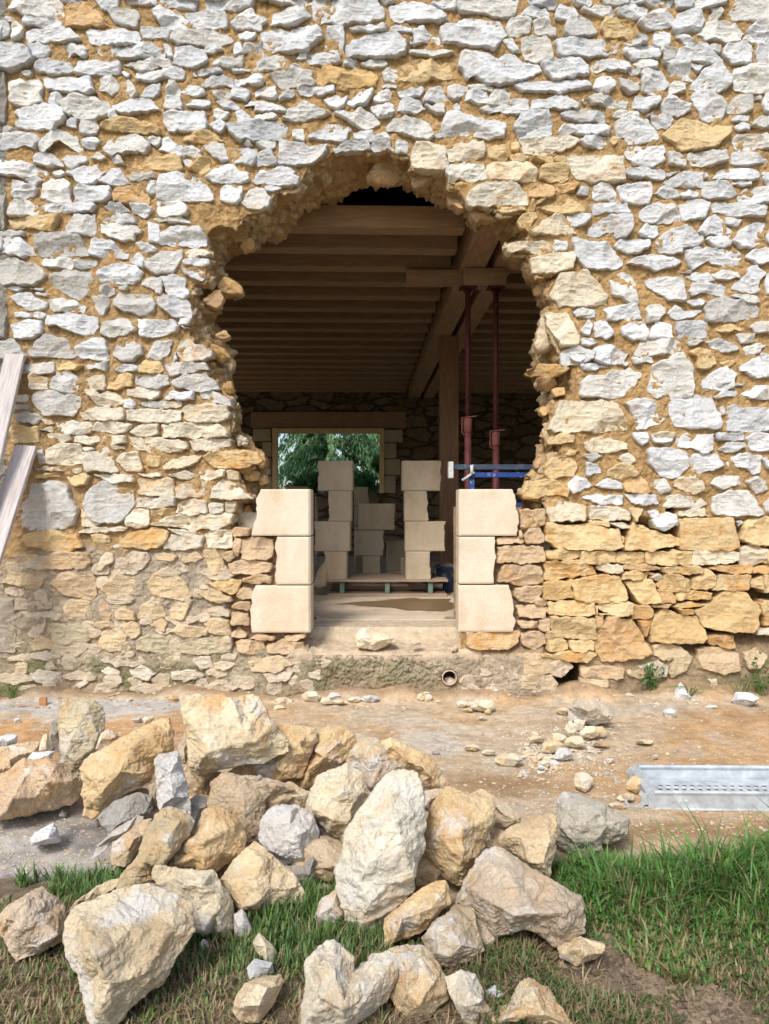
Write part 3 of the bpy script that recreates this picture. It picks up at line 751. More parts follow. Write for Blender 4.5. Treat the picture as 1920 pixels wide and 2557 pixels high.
w 121 61,140 64,150 65,162 78,164 83,158 88,132 87,123 78
v 85 78,95 76,115 73,122 74,123 80,120 88,100 91,87 90
v 106 100,110 92,125 91,133 87,140 97,150 110,150 118,130 120,110 119,101 110
w 120 125,125 121,140 124,140 129,128 129
v 98 125,108 126,115 125,119 130,121 138,126 147,125 154,110 154,105 143,99 135
w 128 141,135 130,138 135,135 145
w 138 133,150 133,157 145,150 147,140 146
w 128 148,135 148,142 151,130 153
w 111 160,125 154,135 158,139 157,139 165,125 170,112 170
w 140 156,150 152,160 157,170 160,165 168,150 170,140 166
@1440 480 2.89
w 11 11,22 10,43 10,46 18,30 17,15 20
w 9 37,12 30,22 23,32 20,47 20,48 30,43 38,33 40,32 34,22 36,15 39
w 53 22,58 13,65 11,82 11,88 20,88 25,75 27,60 26
w 88 11,100 7,110 6,115 10,110 22,107 24,98 24,91 25
w 118 9,140 9,163 13,161 22,140 20,118 18
w 129 22,143 24,138 29,129 27
w 104 35,110 25,119 20,128 27,133 34,131 37,110 37
w 53 35,60 28,70 30,69 37,64 40,55 37
w 68 43,78 33,85 31,93 30,103 37,108 42,104 47,72 48
w 134 42,140 34,148 30,155 27,163 26,160 38,155 47,150 49,140 47
w 110 42,113 38,128 39,133 43,132 47,120 47
w 164 38,168 34,168 44,164 42
w 32 47,40 40,50 42,63 41,62 47,50 53,40 52
w 68 49,80 48,90 48,92 53,80 54,70 52
w 43 62,50 57,65 54,80 56,90 60,85 64,68 67,55 63
w 93 51,105 49,125 50,142 51,140 62,130 65,115 60,103 62,100 68,96 64
w 145 57,152 50,170 48,172 60,155 62
g 90 69,98 67,98 70,92 71
w 94 73,103 70,113 72,119 77,100 77
w 117 71,125 68,140 69,140 75,120 75
w 146 66,155 63,162 70,155 81,157 87,140 86,134 83,145 72
w 28 76,35 71,45 71,50 77,53 96,45 96,40 90,30 88
w 60 77,70 74,90 74,92 80,93 94,80 93,70 88,62 82
w 96 86,100 78,118 79,130 81,125 90,115 88,108 86,100 90
w 133 90,140 88,155 91,157 96,150 97,140 92
w 164 70,167 70,168 88,163 88
g 110 100,118 92,128 91,145 93,155 100,155 108,140 111,112 112
w 95 94,105 92,111 94,108 98,100 98
w 0 100,15 101,16 105,0 108
w 24 102,38 97,52 96,56 110,27 110
w 60 102,68 96,76 100,76 105,70 111,60 113
w 78 105,85 98,93 103,108 102,100 108,85 110
w 85 112,100 111,114 112,113 126,88 127
w 39 118,45 113,55 112,62 118,60 127,45 127,40 124
w 64 120,68 112,80 115,82 127,62 126
w 3 128,13 127,17 131,5 132
b 120 118,135 114,142 119,125 121
w 150 116,158 112,170 112,170 121,155 121
w 138 123,154 122,153 128,142 131
w -6 137,0 135,8 140,14 139,14 142,0 147,-6 142
w 52 135,57 128,75 127,89 129,89 139,70 140,60 142,51 141
w 111 130,122 126,130 130,140 136,130 138,118 135
b 97 138,105 134,115 138,120 148,112 153,103 152,103 144
w 145 134,155 131,165 132,160 136,150 142,145 139
w 95 130,103 128,110 129,97 133
w 48 144,65 142,65 147,50 148
w 35 149,44 147,42 150
b 124 147,135 145,138 147,130 151
w 140 149,150 146,160 142,175 140,175 160,155 160,142 154
w 62 165,65 150,75 145,90 140,98 150,100 165,100 176,80 178,62 173
w 2 176,3 165,10 159,25 159,30 153,40 155,45 152,55 157,50 167,40 177,20 178
w 108 166,112 160,128 151,136 156,134 168,125 172,108 169
@1200 900 2.89
w 86 4,105 3,110 6,88 9
v 58 60,70 35,90 36,113 35,120 42,128 55,126 60,100 61,75 63
w 124 37,135 33,147 34,160 48,155 54,135 60,132 48
b 58 68,62 66,72 63,80 66,80 72,60 72
v 88 72,100 67,115 69,126 71,127 77,115 79,105 79,95 81
b 70 76,85 78,80 81,72 80
b 55 92,60 85,78 82,83 92,80 99,60 102,56 98
w 91 88,102 89,104 97,92 99
g 90 82,100 81,105 83,95 87
v 118 85,128 79,133 86,128 90
b 110 95,118 89,130 91,137 99,120 102,110 100
w 132 63,143 62,145 67,140 74,134 68
w 148 64,158 62,166 65,163 71,150 71
w 142 78,150 75,165 76,176 80,180 92,170 101,155 99,145 88
w 75 105,82 101,92 103,96 108,80 115,76 110
w 98 108,110 103,122 106,122 111,105 110
o 123 107,138 101,148 113,142 115,125 114
w 151 105,158 102,163 112,155 116,151 110
w 88 118,100 115,105 117,115 116,123 117,122 124,105 124
w 126 116,150 116,153 124,130 124
v 154 117,185 117,196 124,190 127,155 126
b 36 113,40 104,65 104,77 112,75 118,60 116,50 119,38 119
v 56 122,70 121,85 125,91 126,90 138,62 139,57 132
v 95 126,120 127,128 130,128 138,95 137
b 128 128,140 128,138 134,133 139
w 145 131,153 128,153 134,148 136
w 148 138,160 132,167 133,170 142,158 147,150 144
b 95 139,110 139,110 143,97 142
v 110 140,125 140,129 144,120 145
b 58 140,75 143,95 141,108 144,119 145,122 162,110 164,65 162,57 155
b 121 151,124 153,123 158,121 157
b 124 163,128 150,132 139,150 148,158 151,165 150,173 155,172 160,145 164
t 34 129,55 129,56 142,36 143
t 38 152,42 146,52 145,55 158,40 158
t 33 147,36 147,36 152,33 152
t 15 153,36 153,37 157,15 159
@1440 960 2.89
w 63 9,75 9,70 12
w 80 17,86 10,98 9,115 11,120 20,125 33,122 38,100 38,85 36,80 25
w 118 11,125 6,137 6,138 10,122 12
w 142 8,155 2,170 2,170 13,150 12
w 107 0,120 -2,134 -3,125 1,112 4
w 135 0,145 -1,142 2
w 130 20,135 17,145 21,155 20,170 22,172 40,150 40,130 40
w 124 21,126 19,127 25,124 25
v 65 42,70 41,85 41,85 46,78 52,68 50
w 86 46,95 42,105 44,117 43,116 58,108 60,100 55,88 54
w 121 42,143 42,144 48,121 48
w 146 47,152 42,170 44,170 57,150 57
w 122 56,130 50,142 51,145 54,130 59
w 99 61,120 60,127 70,110 76,98 80,97 72
w 130 67,140 60,160 62,158 75,152 77,145 70,132 71
w 161 64,168 62,168 72,163 70
w 115 86,120 80,139 79,141 86,125 90
w 147 84,155 79,162 84,164 90,155 93
v 85 84,90 80,103 81,108 86,111 92,100 94,85 88
w 117 97,130 92,145 92,152 98,156 105,161 113,140 114,120 112,116 108
w 161 103,168 98,170 110,163 110
v 89 109,109 107,113 114,89 113
b 88 116,132 115,139 140,130 143,89 142,90 130
b 141 133,145 118,155 115,172 115,172 139,150 138
w 136 118,142 119,139 123
@1440 1340 0.5043
b 22 80,40 72,190 75,195 120,170 130,30 128
b 200 78,330 78,332 128,290 132,200 125
b 338 75,570 70,576 130,560 142,340 132
v 580 75,620 70,700 68,795 75,795 115,740 135,580 137
v 808 55,870 42,940 60,920 125,880 138,805 132
b 940 70,990 60,990 130,930 130
b -155 120,-100 118,30 122,80 150,102 190,-20 195,-130 215,-155 210
v 100 150,130 132,225 145,225 170,200 185,110 170
o 232 140,300 133,410 150,415 160,350 165,240 160
b 415 150,500 145,508 180,425 178
b 503 152,600 145,620 150,615 180,510 182
o 658 155,720 140,858 140,858 180,750 182
o 862 150,990 145,990 180,862 178
b 220 180,250 172,350 172,340 210,220 210
o 350 175,405 180,370 193
v 360 200,405 185,438 200,410 220
b 395 240,440 185,480 185,552 210,548 265,500 275,400 255
b 562 255,575 220,640 158,680 190,682 240,640 262
b 672 265,700 215,715 185,852 190,840 262,770 268
b 848 225,930 185,990 190,990 280,870 248
b 237 225,360 212,385 240,410 320,320 333
o 400 262,450 270,490 300,488 325,415 325
b 495 278,560 272,668 275,660 310,500 312
b -30 212,60 200,180 188,210 195,255 300,240 320,60 325,-10 305
b 470 340,550 325,640 330,630 345,480 352
b 370 335,465 332,450 348,380 350
b 495 355,570 355,575 382,520 385
b -140 325,-60 318,85 325,88 385,0 390,-135 380
b 112 322,275 325,275 385,200 390,112 365
b 90 342,107 345,105 385,92 390
o 280 335,360 340,370 400,330 410,275 408
o 305 415,370 405,345 490,335 490
b 588 365,640 345,720 285,770 268,830 275,890 355,890 430,860 470,780 470,720 460,630 440
b 895 330,990 320,990 435,930 430
b 110 375,160 380,170 388,115 388
o 92 395,130 388,130 420,95 465
o 90 520,100 480,150 400,200 385,215 405,270 410,310 470,370 580,300 600,130 618,90 550
b 360 450,380 400,440 352,500 385,590 400,630 460,640 500,620 525,370 520
b -130 392,60 400,85 405,95 505,20 508,-110 490,-130 430
o 655 495,680 485,770 490,780 550,650 530
b 378 590,385 540,440 528,510 545,570 590,540 660,470 692,450 660,480 600,420 608
o 605 560,700 550,800 580,800 660,720 680,620 650,605 600
b 830 580,900 560,940 590,920 640,850 660
b 255 665,320 665,360 690,350 705,260 690
v 310 640,400 615,450 640,440 690,370 700
t 25 640,150 640,235 655,230 700,60 705,25 690
b 20 700,90 708,150 705,150 740,40 745
v 890 460,990 455,990 485,890 485
v 655 705,690 700,690 755,665 740
b -145 510,-50 508,-42 560,-140 562
b -38 515,80 512,85 565,-20 568
b -180 580,-100 570,80 568,100 585,50 625,-60 610,-180 590
@1100 1280 0.5043
b 527 185,600 183,693 190,690 215,650 232,530 222
b 697 195,780 190,865 195,865 245,780 250,700 235
b 515 345,645 335,650 420,512 428
t 282 245,295 170,330 165,510 170,515 240,400 250
t 288 300,320 260,500 268,508 345,400 355,290 345
t 362 372,515 362,470 440,420 438,370 420
t 463 440,485 428,523 435,520 455,470 455
t 385 465,525 465,515 522,390 520
t 380 540,480 540,485 570,400 575
t 490 535,540 530,540 588,495 580
t 527 592,565 595,565 620,527 620
t 395 600,450 588,520 605,520 650,470 678,410 650
o 130 590,390 590,385 640,340 670,160 675,130 650
b 350 700,480 695,560 720,575 795,380 800,350 760
b 330 810,480 795,565 815,575 885,400 870
'''
ROCK_DATA = '''
@0
2.0|c|huge cream block with a flat slanting top in the grass at lower left|285 1110,320 980,370 955,500 915,640 880,730 915,820 965,832 1080,790 1150,750 1200,700 1290,620 1350,545 1420,490 1487,400 1487,372 1390,340 1260,292 1180|425 1195 11,560 1080 6,600 1010 3,480 1300 8,360 1040 5,740 1060 3,440 1400 6|.20
2.25|p|orange tinted angular rock in grass at the left edge, beside the huge cream block|-12 1030,60 960,120 925,180 895,235 935,270 975,292 1095,250 1130,210 1145,170 1170,150 1180,75 1205,50 1170,35 1130,20 1105,0 1098|150 1010 6,90 1070 7,200 1060 5|.16
2.42|b|thin tan slab wedged behind the huge cream block, its end poking into the left grass|290 1000,330 950,370 925,420 890,470 865,515 852,512 880,440 930,370 950,330 970,302 1018|400 915 2|.10
3.0|p|large rusty orange boulder with a grey top, above the grey dust at the left edge|-30 602,60 582,120 572,220 550,300 530,335 500,345 465,330 415,290 385,240 350,200 340,150 345,100 340,60 375,20 405,-20 440|120 400 5,200 440 11,60 500 8,280 440 7,30 560 6|.30
3.35|y|upright greenish tan block with a pale left edge at the back left of the pile|262 85,300 78,340 70,400 85,435 108,450 140,448 200,440 240,420 290,400 330,370 375,345 430,300 400,255 350,260 280,255 200|290 200 3,330 200 5,330 340 4,400 180 4|.18
3.45|g|narrow dark grey stone tucked against the left side of the upright greenish block|225 180,255 150,262 200,262 290,245 305,225 300,213 240|240 230 3|.10
2.95|o|long ochre slab tilted up to the right, just left of the slim white upright slab|345 380,370 345,400 320,480 275,560 230,660 180,728 162,738 240,745 300,700 340,668 372,655 420,600 460,520 500,470 530,435 556,400 590,365 575,372 545,352 490,358 460,370 430|725 235 2,655 235 5,560 290 7,390 410 7,520 390 9,440 480 7,600 400 6|.20
2.9|k|big pitted cream and rust block crowning the top of the pile|788 72,820 75,850 65,900 75,960 65,1000 78,1020 75,1060 66,1085 65,1115 78,1145 130,1150 155,1180 180,1235 260,1240 300,1180 325,1130 350,1060 350,990 370,930 385,860 400,838 385,820 370,810 270,808 200,795 150|1100 260 7,900 310 9,950 150 4,1170 190 4,1040 200 7,850 200 6|.24
2.62|w|slim white slab standing upright in the middle left of the pile|672 340,690 322,765 312,790 390,805 440,815 500,820 575,790 562,750 548,720 560,690 578,680 470|735 400 5,700 330 3,750 500 5|.10
3.02|o|orange and grey slab lying under the right end of the crowning block|985 400,1080 350,1200 300,1240 250,1190 185,1260 198,1360 208,1366 260,1345 310,1320 370,1300 415,1200 425,1100 415,1000 410|1230 330 5,1290 260 5,1120 390 3|.16
3.1|o|rounded orange rock at the back of the pile, right of the orange and grey slab|1310 370,1350 310,1370 230,1390 210,1420 193,1480 200,1530 235,1540 290,1490 350,1430 380,1360 470,1300 482,1285 440|1400 330 6,1460 270 5|.18
2.98|t|rough brown rock between the white round boulder and the long orange slab at the back|1500 330,1560 250,1620 245,1680 290,1715 400,1640 480,1590 500,1540 390,1495 360|1600 350 6,1640 300 4|.16
2.7|c|smooth rounded cream boulder resting just left of the giant standing cream rock|1345 470,1375 410,1430 392,1500 362,1560 400,1600 490,1560 560,1520 620,1485 690,1420 655,1385 600,1335 585,1330 530|1400 430 5,1500 610 6,1440 595 8,1560 480 5,1480 480 9|.18
2.55|W|small squarish stone with a bright white chalky top in the centre of the pile|1128 600,1160 562,1220 540,1300 547,1345 585,1375 650,1372 700,1340 760,1310 797,1230 790,1190 782,1130 735,1125 660|1190 640 6,1270 670 9,1330 640 5,1250 760 5|.16
2.82|b|tan rock with a pale rim squeezed behind the white topped square stone|1135 480,1190 437,1260 440,1345 490,1342 580,1300 560,1220 560,1160 580,1130 600|1240 500 5|.14
2.72|d|wide flat tan slab leaning back in the middle of the pile, below the crowning block|915 440,960 402,1060 415,1200 430,1270 470,1190 485,1145 510,1135 600,1125 690,1065 725,1000 620,905 548|1050 490 5,1060 600 5,1190 450 3|.12
2.42|o|bulky ochre rock with a rounded end lying in front of the wide flat tan slab|725 800,760 730,800 685,850 640,880 565,920 545,990 560,1040 615,1062 690,1040 740,960 800,930 826,850 822,770 818|880 690 9,980 640 6,840 760 6,950 740 5|.18
2.72|g|small dark grey rounded rock in the gap right of the slim white upright slab|818 520,850 492,905 508,902 560,870 590,850 640,820 655|860 550 4|.12
2.32|y|long leaning slab with rusty streaks on its grey edge, below the slim white slab|498 912,540 820,600 752,640 650,680 582,730 548,800 570,834 610,800 680,740 760,690 806,665 870,640 882,560 902|690 610 4,720 690 6,690 800 4,620 780 5|.14
2.5|d|layered tan stone behind the left side of the streaky leaning slab|482 745,490 700,560 650,600 605,652 597,632 660,600 745,540 798,488 790|560 720 4|.12
2.55|w|thin pointed white and tan slab at the left foot of the pile|393 772,420 720,500 640,590 582,622 590,560 645,480 692,440 742|520 660 3|.06
2.76|g|grey dusty block under the raised end of the long ochre slab|425 590,500 520,600 485,655 500,657 590,610 605,540 640,480 655,445 622|540 560 5|.16
2.88|t|small shadowed brown stone in the gap left of the slim white upright slab|640 455,685 430,692 560,650 525|665 490 2|.08
3.02|d|brownish tan rock supporting the left underside of the crowning block|765 300,800 220,812 270,820 370,860 400,955 395,905 500,830 502,790 430,775 350|860 440 5,795 290 2|.18
2.28|c|pale block with a broad shaded side face, directly behind the huge cream block|662 840,672 805,760 812,850 825,920 822,945 860,970 900,1008 985,1008 1060,975 1110,920 1085,880 1102,830 1060,820 980,760 930,690 882|870 890 8,930 990 7,760 850 2,950 930 6|.18
2.32|b|smooth tan pyramid shaped rock right of the pale block with a shaded side|955 860,1010 790,1070 722,1100 700,1150 735,1180 762,1250 812,1300 880,1322 935,1305 980,1230 955,1150 982,1100 1008,1020 1005,970 930|1100 850 6,1130 940 6,1230 900 3|.16
2.25|K|giant cream rock standing on end with a bright white right flank, centre of the pile|1478 740,1500 650,1550 570,1600 510,1661 415,1700 395,1750 390,1798 405,1815 450,1822 530,1833 640,1828 710,1800 775,1785 890,1740 950,1700 980,1660 1030,1620 1072,1550 1058,1500 1010,1465 900,1458 820|1790 630 4,1745 735 8,1600 780 10,1680 500 4,1600 950 7,1700 620 9,1780 840 5,1560 860 7|.22
2.28|d|smaller pale grey stone half hidden at the left foot of the giant standing cream rock|1358 1020,1390 940,1460 898,1480 980,1490 1020,1440 1068,1380 1052|1430 980 4|.12
2.55|g|dark bluish grey stone in shadow beneath the white topped square stone|1210 800,1310 800,1350 742,1390 792,1370 850,1310 892,1250 845|1310 830 4|.14
2.15|w|thin white splinter stuck upright in the grass below the tan pyramid rock|1010 1010,1045 985,1090 1080,1085 1117,1050 1110,1015 1092|1050 1050 2|.04
2.12|c|pointed cream shard in the short grass, upper one of three pieces in a row|1095 1130,1120 1090,1190 1160,1202 1220,1160 1226,1110 1172|1150 1150 3|.06
2.05|W|small white broken piece in the short grass, middle one of three pieces in a row|1070 1240,1100 1203,1175 1215,1182 1260,1150 1290,1080 1292|1120 1235 3|.07
1.97|c|oblong cream stone in the short grass, lowest and largest of three pieces in a row|1008 1420,1020 1370,1060 1310,1150 1282,1210 1275,1217 1310,1190 1370,1160 1420,1120 1472,1040 1466|1150 1330 5,1060 1400 6,1120 1400 6|.10
1.95|K|heart shaped tan and white rock with a notch in its top, at the bottom centre|1308 1490,1312 1400,1330 1320,1325 1230,1355 1180,1400 1135,1440 1128,1490 1170,1520 1200,1530 1255,1560 1242,1620 1180,1680 1170,1730 1190,1736 1215,1710 1290,1650 1390,1590 1440,1500 1490|1450 1250 7,1555 1300 7,1480 1400 9,1620 1300 6,1560 1400 6,1690 1220 3|.16
2.72|W|small white wedge lying alone on the bare dust above the left grass|130 690,150 655,230 615,252 650,262 690,200 702,140 708|215 660 4|.10
3.25|c|small pointed cream stone standing left of the upright greenish block|170 302,190 232,205 228,218 280,226 306|198 270 3|.06
3.08|W|flat white grey plate lying on top of the rusty orange boulder|112 345,142 310,232 305,205 362,150 364|170 335 2|.06
3.3|p|low orange slab mostly covered with dust behind the rusty orange boulder at the left edge|-40 300,60 280,175 262,185 300,100 345,60 370,10 405,-40 440|80 320 4|.2
3.35|W|white grey chalk piece at the far left edge behind the low orange slab|-20 250,30 230,75 235,70 265,20 300,-20 300|30 262 4|.1
3.2|p|pinkish white stone between the upright greenish block and the long ochre slab|415 295,440 225,468 208,500 230,528 262,470 302|470 250 4|.14
@960
2.98|o|long orange slab sloping away to the right behind the giant standing cream rock|-10 262,30 250,100 290,180 325,215 350,245 400,278 440,258 476,200 462,155 452,148 400,80 382,40 375,0 320|160 370 6,60 310 4,200 410 5|.14
2.42|o|ochre cube like block with white cracks, right beside the giant standing cream rock|158 725,175 630,200 560,265 462,330 482,400 500,475 545,470 620,425 720,380 800,335 873,290 855,225 800|270 560 5,440 600 4,335 770 9,230 670 7,390 530 3,330 640 10|.18
2.6|c|cream tan stone behind the ochre cube like block, above the right end of the pile|375 490,420 470,470 498,530 540,585 590,583 615,520 642,460 680,455 620,475 545|520 580 5|.14
2.66|p|pinkish stone seen between the giant standing rock and the ochre cube like block|155 480,245 468,252 490,205 550,178 625,160 560|200 510 3|.1
2.45|b|smooth tan triangular rock under the grey ledge stone at the right end of the pile|430 712,500 665,600 615,700 582,725 577,742 620,738 700,715 800,702 855,650 835,560 745,480 722|640 690 5,705 700 6|.16
2.72|G|grey beige ledge shaped rock at the far right end of the pile, beside the dirt|735 600,750 520,775 480,850 500,950 545,1055 600,1045 660,990 687,940 700,935 740,880 762,840 760,780 725,740 700|860 620 9,790 560 5,900 690 6,960 620 6,820 690 6|.26
2.15|P|large pinkish tan boulder with white patches, lowest on the right side of the pile|320 960,345 880,370 850,400 790,460 722,500 730,545 745,620 810,700 850,780 910,840 932,860 1020,855 1080,800 1122,740 1137,690 1110,660 1080,600 1060,540 1078,480 1112,430 1180,400 1110,385 1000|600 920 7,760 1000 9,480 960 8,560 1010 9,650 1000 8,450 800 4,800 980 6|.24
2.12|o|elongated ochre rock pointing up right at the foot of the giant standing rock|5 1030,60 982,160 900,210 875,260 865,280 900,275 965,200 1050,150 1092,80 1110,30 1150,5 1172|150 1000 6,260 910 2,60 1080 5,200 980 6|.14
2.08|t|rough brown rock with a white chip, in front of the large pinkish tan boulder|165 1110,230 1030,310 970,385 985,400 1070,425 1160,335 1215,255 1242,200 1180|330 1140 6,280 1060 5|.16
1.97|b|tan rock with a rounded top at the bottom edge, right of the heart shaped rock|25 1170,90 1147,160 1143,200 1180,230 1232,262 1280,272 1370,200 1430,100 1442,60 1412,28 1360,38 1260|100 1250 7,210 1300 6,150 1390 6,150 1200 4|.16
1.92|K|narrow slanting rock with a white streak at the bottom edge|260 1280,330 1253,390 1270,412 1320,430 1380,475 1440,500 1490,350 1490,290 1365|370 1340 5,330 1400 5|.14
1.87|k|jagged peaked cream rock cut off by the bottom edge, right of the narrow slanting rock|463 1465,500 1412,550 1390,580 1320,620 1288,700 1330,760 1408,820 1490,468 1490|610 1370 7,690 1440 5,540 1450 6|.16
2.1|b|flat tan stone half sunk in the grass under the large pinkish tan boulder|752 1150,850 1108,950 1140,940 1175,880 1205,830 1232,760 1192|850 1160 4|.12
2.4|b|shadowed tan stone wedged below the giant standing rock and the ochre cube like block|120 770,180 750,242 820,200 880,120 917,110 850|190 820 3|.1
1.97|W|tiny white chip in the grass left of the narrow slanting rock|435 1340,475 1315,510 1350,505 1378,450 1372|470 1350 2|.04
4.3|G|pale grey flat topped rock at the head of the rubble spill near the wall|795 120,840 82,880 86,920 95,985 150,980 167,910 192,850 172,797 166|880 130 9,920 165 4|.2
'''
SMALL_DATA = '''
# image x0 y0 x1 y1 color label
4 778 168 826 238 c upright cream cobble just below the pale grey flat topped rock by the wall
4 815 160 866 215 c whitish cobble right beside the upright cream cobble in the spill
4 845 193 925 252 c pointed pale cobble at the right side of the rubble spill
4 895 192 962 245 b tan cobble behind the pointed pale cobble in the spill
4 780 235 860 286 c blocky cream cobble below the pointed pale cobble
4 725 225 782 268 c squat cobble left of the blocky cream cobble
4 680 255 776 312 b wide flat cobble left of the squat and blocky cobbles
4 730 290 816 346 w white flaky cobble at the lower middle of the rubble spill
4 485 308 585 368 c flat diamond shaped stone lying apart at the left of the rubble spill
4 822 388 896 477 c knobbly cream stone standing alone left of the metal deck
4 893 258 970 286 t thin brown slab right of the blocky cream cobble
4 948 330 996 361 w square white chip lying on the dirt above the metal deck
4 1004 486 1078 519 c low cream slab in front of the hooks of the metal deck
4 966 522 1042 556 c flat pale flake left of the low cream slab by the deck hooks
4 1048 412 1116 483 o brown orange rock caught between the two hooks of the metal deck
4 372 80 480 132 c cream block lying at the wall base right of the drain pipe
4 312 84 362 112 c small slab left of the cream block at the wall base
4 430 122 458 142 o red brown bit in front of the cream block at the wall base
4 340 118 380 133 o thin reddish flake left of the red brown bit
4 1243 8 1322 90 w pointed white stone standing upright in the weeds by the wall
4 1500 48 1612 110 w low white rock lying in the weeds at the far right of the wall
4 1028 52 1074 80 w small white slab left of the weeds at the wall base
4 205 300 240 326 g round grey pebble alone on the dirt between pile and doorway
4 345 270 405 302 b small tan flake stone between the grey pebble and the rubble spill
4 425 295 480 320 c pale flake just left of the flat diamond shaped stone
4 408 152 438 168 G dark grey chip below the cream block at the wall base
4 630 235 690 262 c broad chip at the upper left of the rubble spill
4 663 340 720 372 c flat chip at the lower edge of the rubble spill
4 660 362 690 384 w smallest white chip at the lower left edge of the rubble spill
4 895 392 942 416 c pale chip right of the knobbly cream stone
4 944 392 986 414 w white chip nearest the rear hook of the metal deck
4 740 115 800 145 c low chip left of the pale grey flat topped rock
4 1090 250 1162 272 b long thin stone flake on the open orange dirt
4 1378 104 1442 124 w pair like white flake on dirt under the weeds
4 1155 318 1186 336 w bright white chip above the metal deck
4 140 50 170 88 c upright chip against the wall left of the drain pipe
4 170 55 205 88 b brownish chip beside the upright chip under the drain pipe
4 1205 118 1262 160 W crumpled looking white chip with a reddish edge on the orange dirt
4 800 1325 836 1352 o tiny red brick fragment in the bare soil at lower right
4 405 1283 452 1332 c small rounded cream stone beside the tiny white chip
3 1300 45 1388 92 c broad thin flake in the row along the wall foot
3 1385 72 1438 102 c folded flake touching the broad thin flake
3 1415 50 1476 84 w curved flake at the right of the broad thin flake
3 1440 78 1500 102 c lower flake under the curved flake
3 1190 70 1262 96 c longish flake left of the broad thin flake
3 1182 104 1232 130 c lone flake below the longish flake
3 1500 66 1560 92 c flake near the right end of the row along the wall foot
3 1560 60 1635 92 w last flake at the right end of the row along the wall foot
3 722 62 770 96 o orange tinted cobble near the wall behind the crowning block
3 575 158 618 178 w square white flake behind the long ochre slab
3 615 152 678 184 c pointed flake behind the long ochre slab, right of the square one
3 60 160 90 184 w white chip alone on the orange dirt at the left
3 455 48 496 68 o orange brick bit by the wall at the left
3 0 40 20 66 w white stone at the left edge by the wall foot
3 1105 402 1134 434 g tiny grey cube sitting on the wide flat tan slab
3 475 783 515 848 c small yellowish triangular stone at the left foot of the streaky slab
3 865 1115 905 1170 c small pale stone showing in the grass right of the huge cream block
3 255 562 288 590 g small grey lump in the dust below the rusty orange boulder
'''
# ================================================================= THE STONE WALL
FRONT = [(577,1325),(577,1300),(585,1250),(628,1240),(600,1205),(590,1172),(640,1160),(600,1130),(582,1122),(575,1096),(577,1070),(577,1040),(574,1012),(580,1005),(540,970),(530,952),(504,930),(494,905),(504,882),(476,848),(475,824),(475,795),(478,767),(474,735),(484,712),(507,703),(516,674),(522,640),(522,622),(517,593),(522,576),(545,565),(588,566),(600,547),(620,535),(660,532),(678,504),(692,483),(736,469),(756,443),(764,428),(780,416),(815,398),(830,381),(925,378),(942,384),(960,375),(986,384),(1019,388),(1025,404),(1026,427),(1070,427),(1098,425),(1113,439),(1117,469),(1143,475),(1167,515),(1239,518),(1250,535),(1300,535),(1297,564),(1323,582),(1322,600),(1275,616),(1275,632),(1318,634),(1325,648),(1325,680),(1334,697),(1390,690),(1383,705),(1369,732),(1380,761),(1363,770),(1369,810),(1392,862),(1400,882),(1405,900),(1440,915),(1436,985),(1402,1001),(1367,1073),(1373,1085),(1365,1102),(1399,1114),(1400,1134),(1359,1157),(1362,1190),(1325,1205),(1312,1238),(1359,1250),(1362,1273),(1363,1305)]
HOLE = [(625,1330),(625,1265),(637,1238),(645,1221),(668,1206),(665,1154),(655,1128),(626,1111),(620,1088),(601,1076),(595,1062),(598,1018),(584,1008),(584,975),(578,929),(591,913),(585,900),(580,880),(562,862),(548,836),(551,816),(533,804),(545,781),(552,764),(556,741),(562,736),(604,733),(606,723),(588,700),(562,689),(551,666),(554,645),(606,627),(643,619),(637,595),(678,590),(704,593),(727,564),(744,541),(759,517),(795,515),(804,495),(838,491),(864,481),(902,462),(951,457),(1000,458),(1026,464),(1058,481),(1110,508),(1153,518),(1162,526),(1172,559),(1174,567),(1191,572),(1198,553),(1204,547),(1224,567),(1242,588),(1262,606),(1262,628),(1271,647),(1302,650),(1307,686),(1323,689),(1331,699),(1341,705),(1326,720),(1340,738),(1347,758),(1362,770),(1352,784),(1346,819),(1331,862),(1327,882),(1334,900),(1333,917),(1317,926),(1324,935),(1337,938),(1336,962),(1352,972),(1357,990),(1346,1024),(1359,1039),(1362,1065),(1357,1099),(1344,1131),(1331,1151),(1331,1166),(1313,1180),(1307,1195),(1316,1199),(1308,1218),(1304,1240),(1321,1255),(1331,1258),(1350,1271),(1345,1300)]
DOOR = [(1299,1273),(1299,1340),(1150,1340),(1150,1632),(770,1632),(770,1340),(620,1340)]
KPX = WD/F
def px2w(P, y=0):
    D = WD+y; P = np.asarray(P, float)
    return np.stack([(P[:, 0]-960)*D/F, np.full(len(P), y), EYE-(P[:, 1]-1278)*D/F], 1)
def resample(P, step, closed=False):
    P = np.asarray(P, float); Q = np.vstack([P, P[:1]]) if closed else P
    seg = np.linalg.norm(np.diff(Q, axis=0), axis=1); t = np.concatenate([[0], np.cumsum(seg)]); n = max(int(t[-1]/step), 6)
    tt = np.linspace(0, t[-1], n, endpoint=not closed)
    return np.stack([np.interp(tt, t, Q[:, 0]), np.interp(tt, t, Q[:, 1])], 1)
wall = empty('stone_wall', (0, 0, 0)); tag(wall, 'old rubble stone wall of pale limestone with a ragged hole broken through it', 'stone wall')

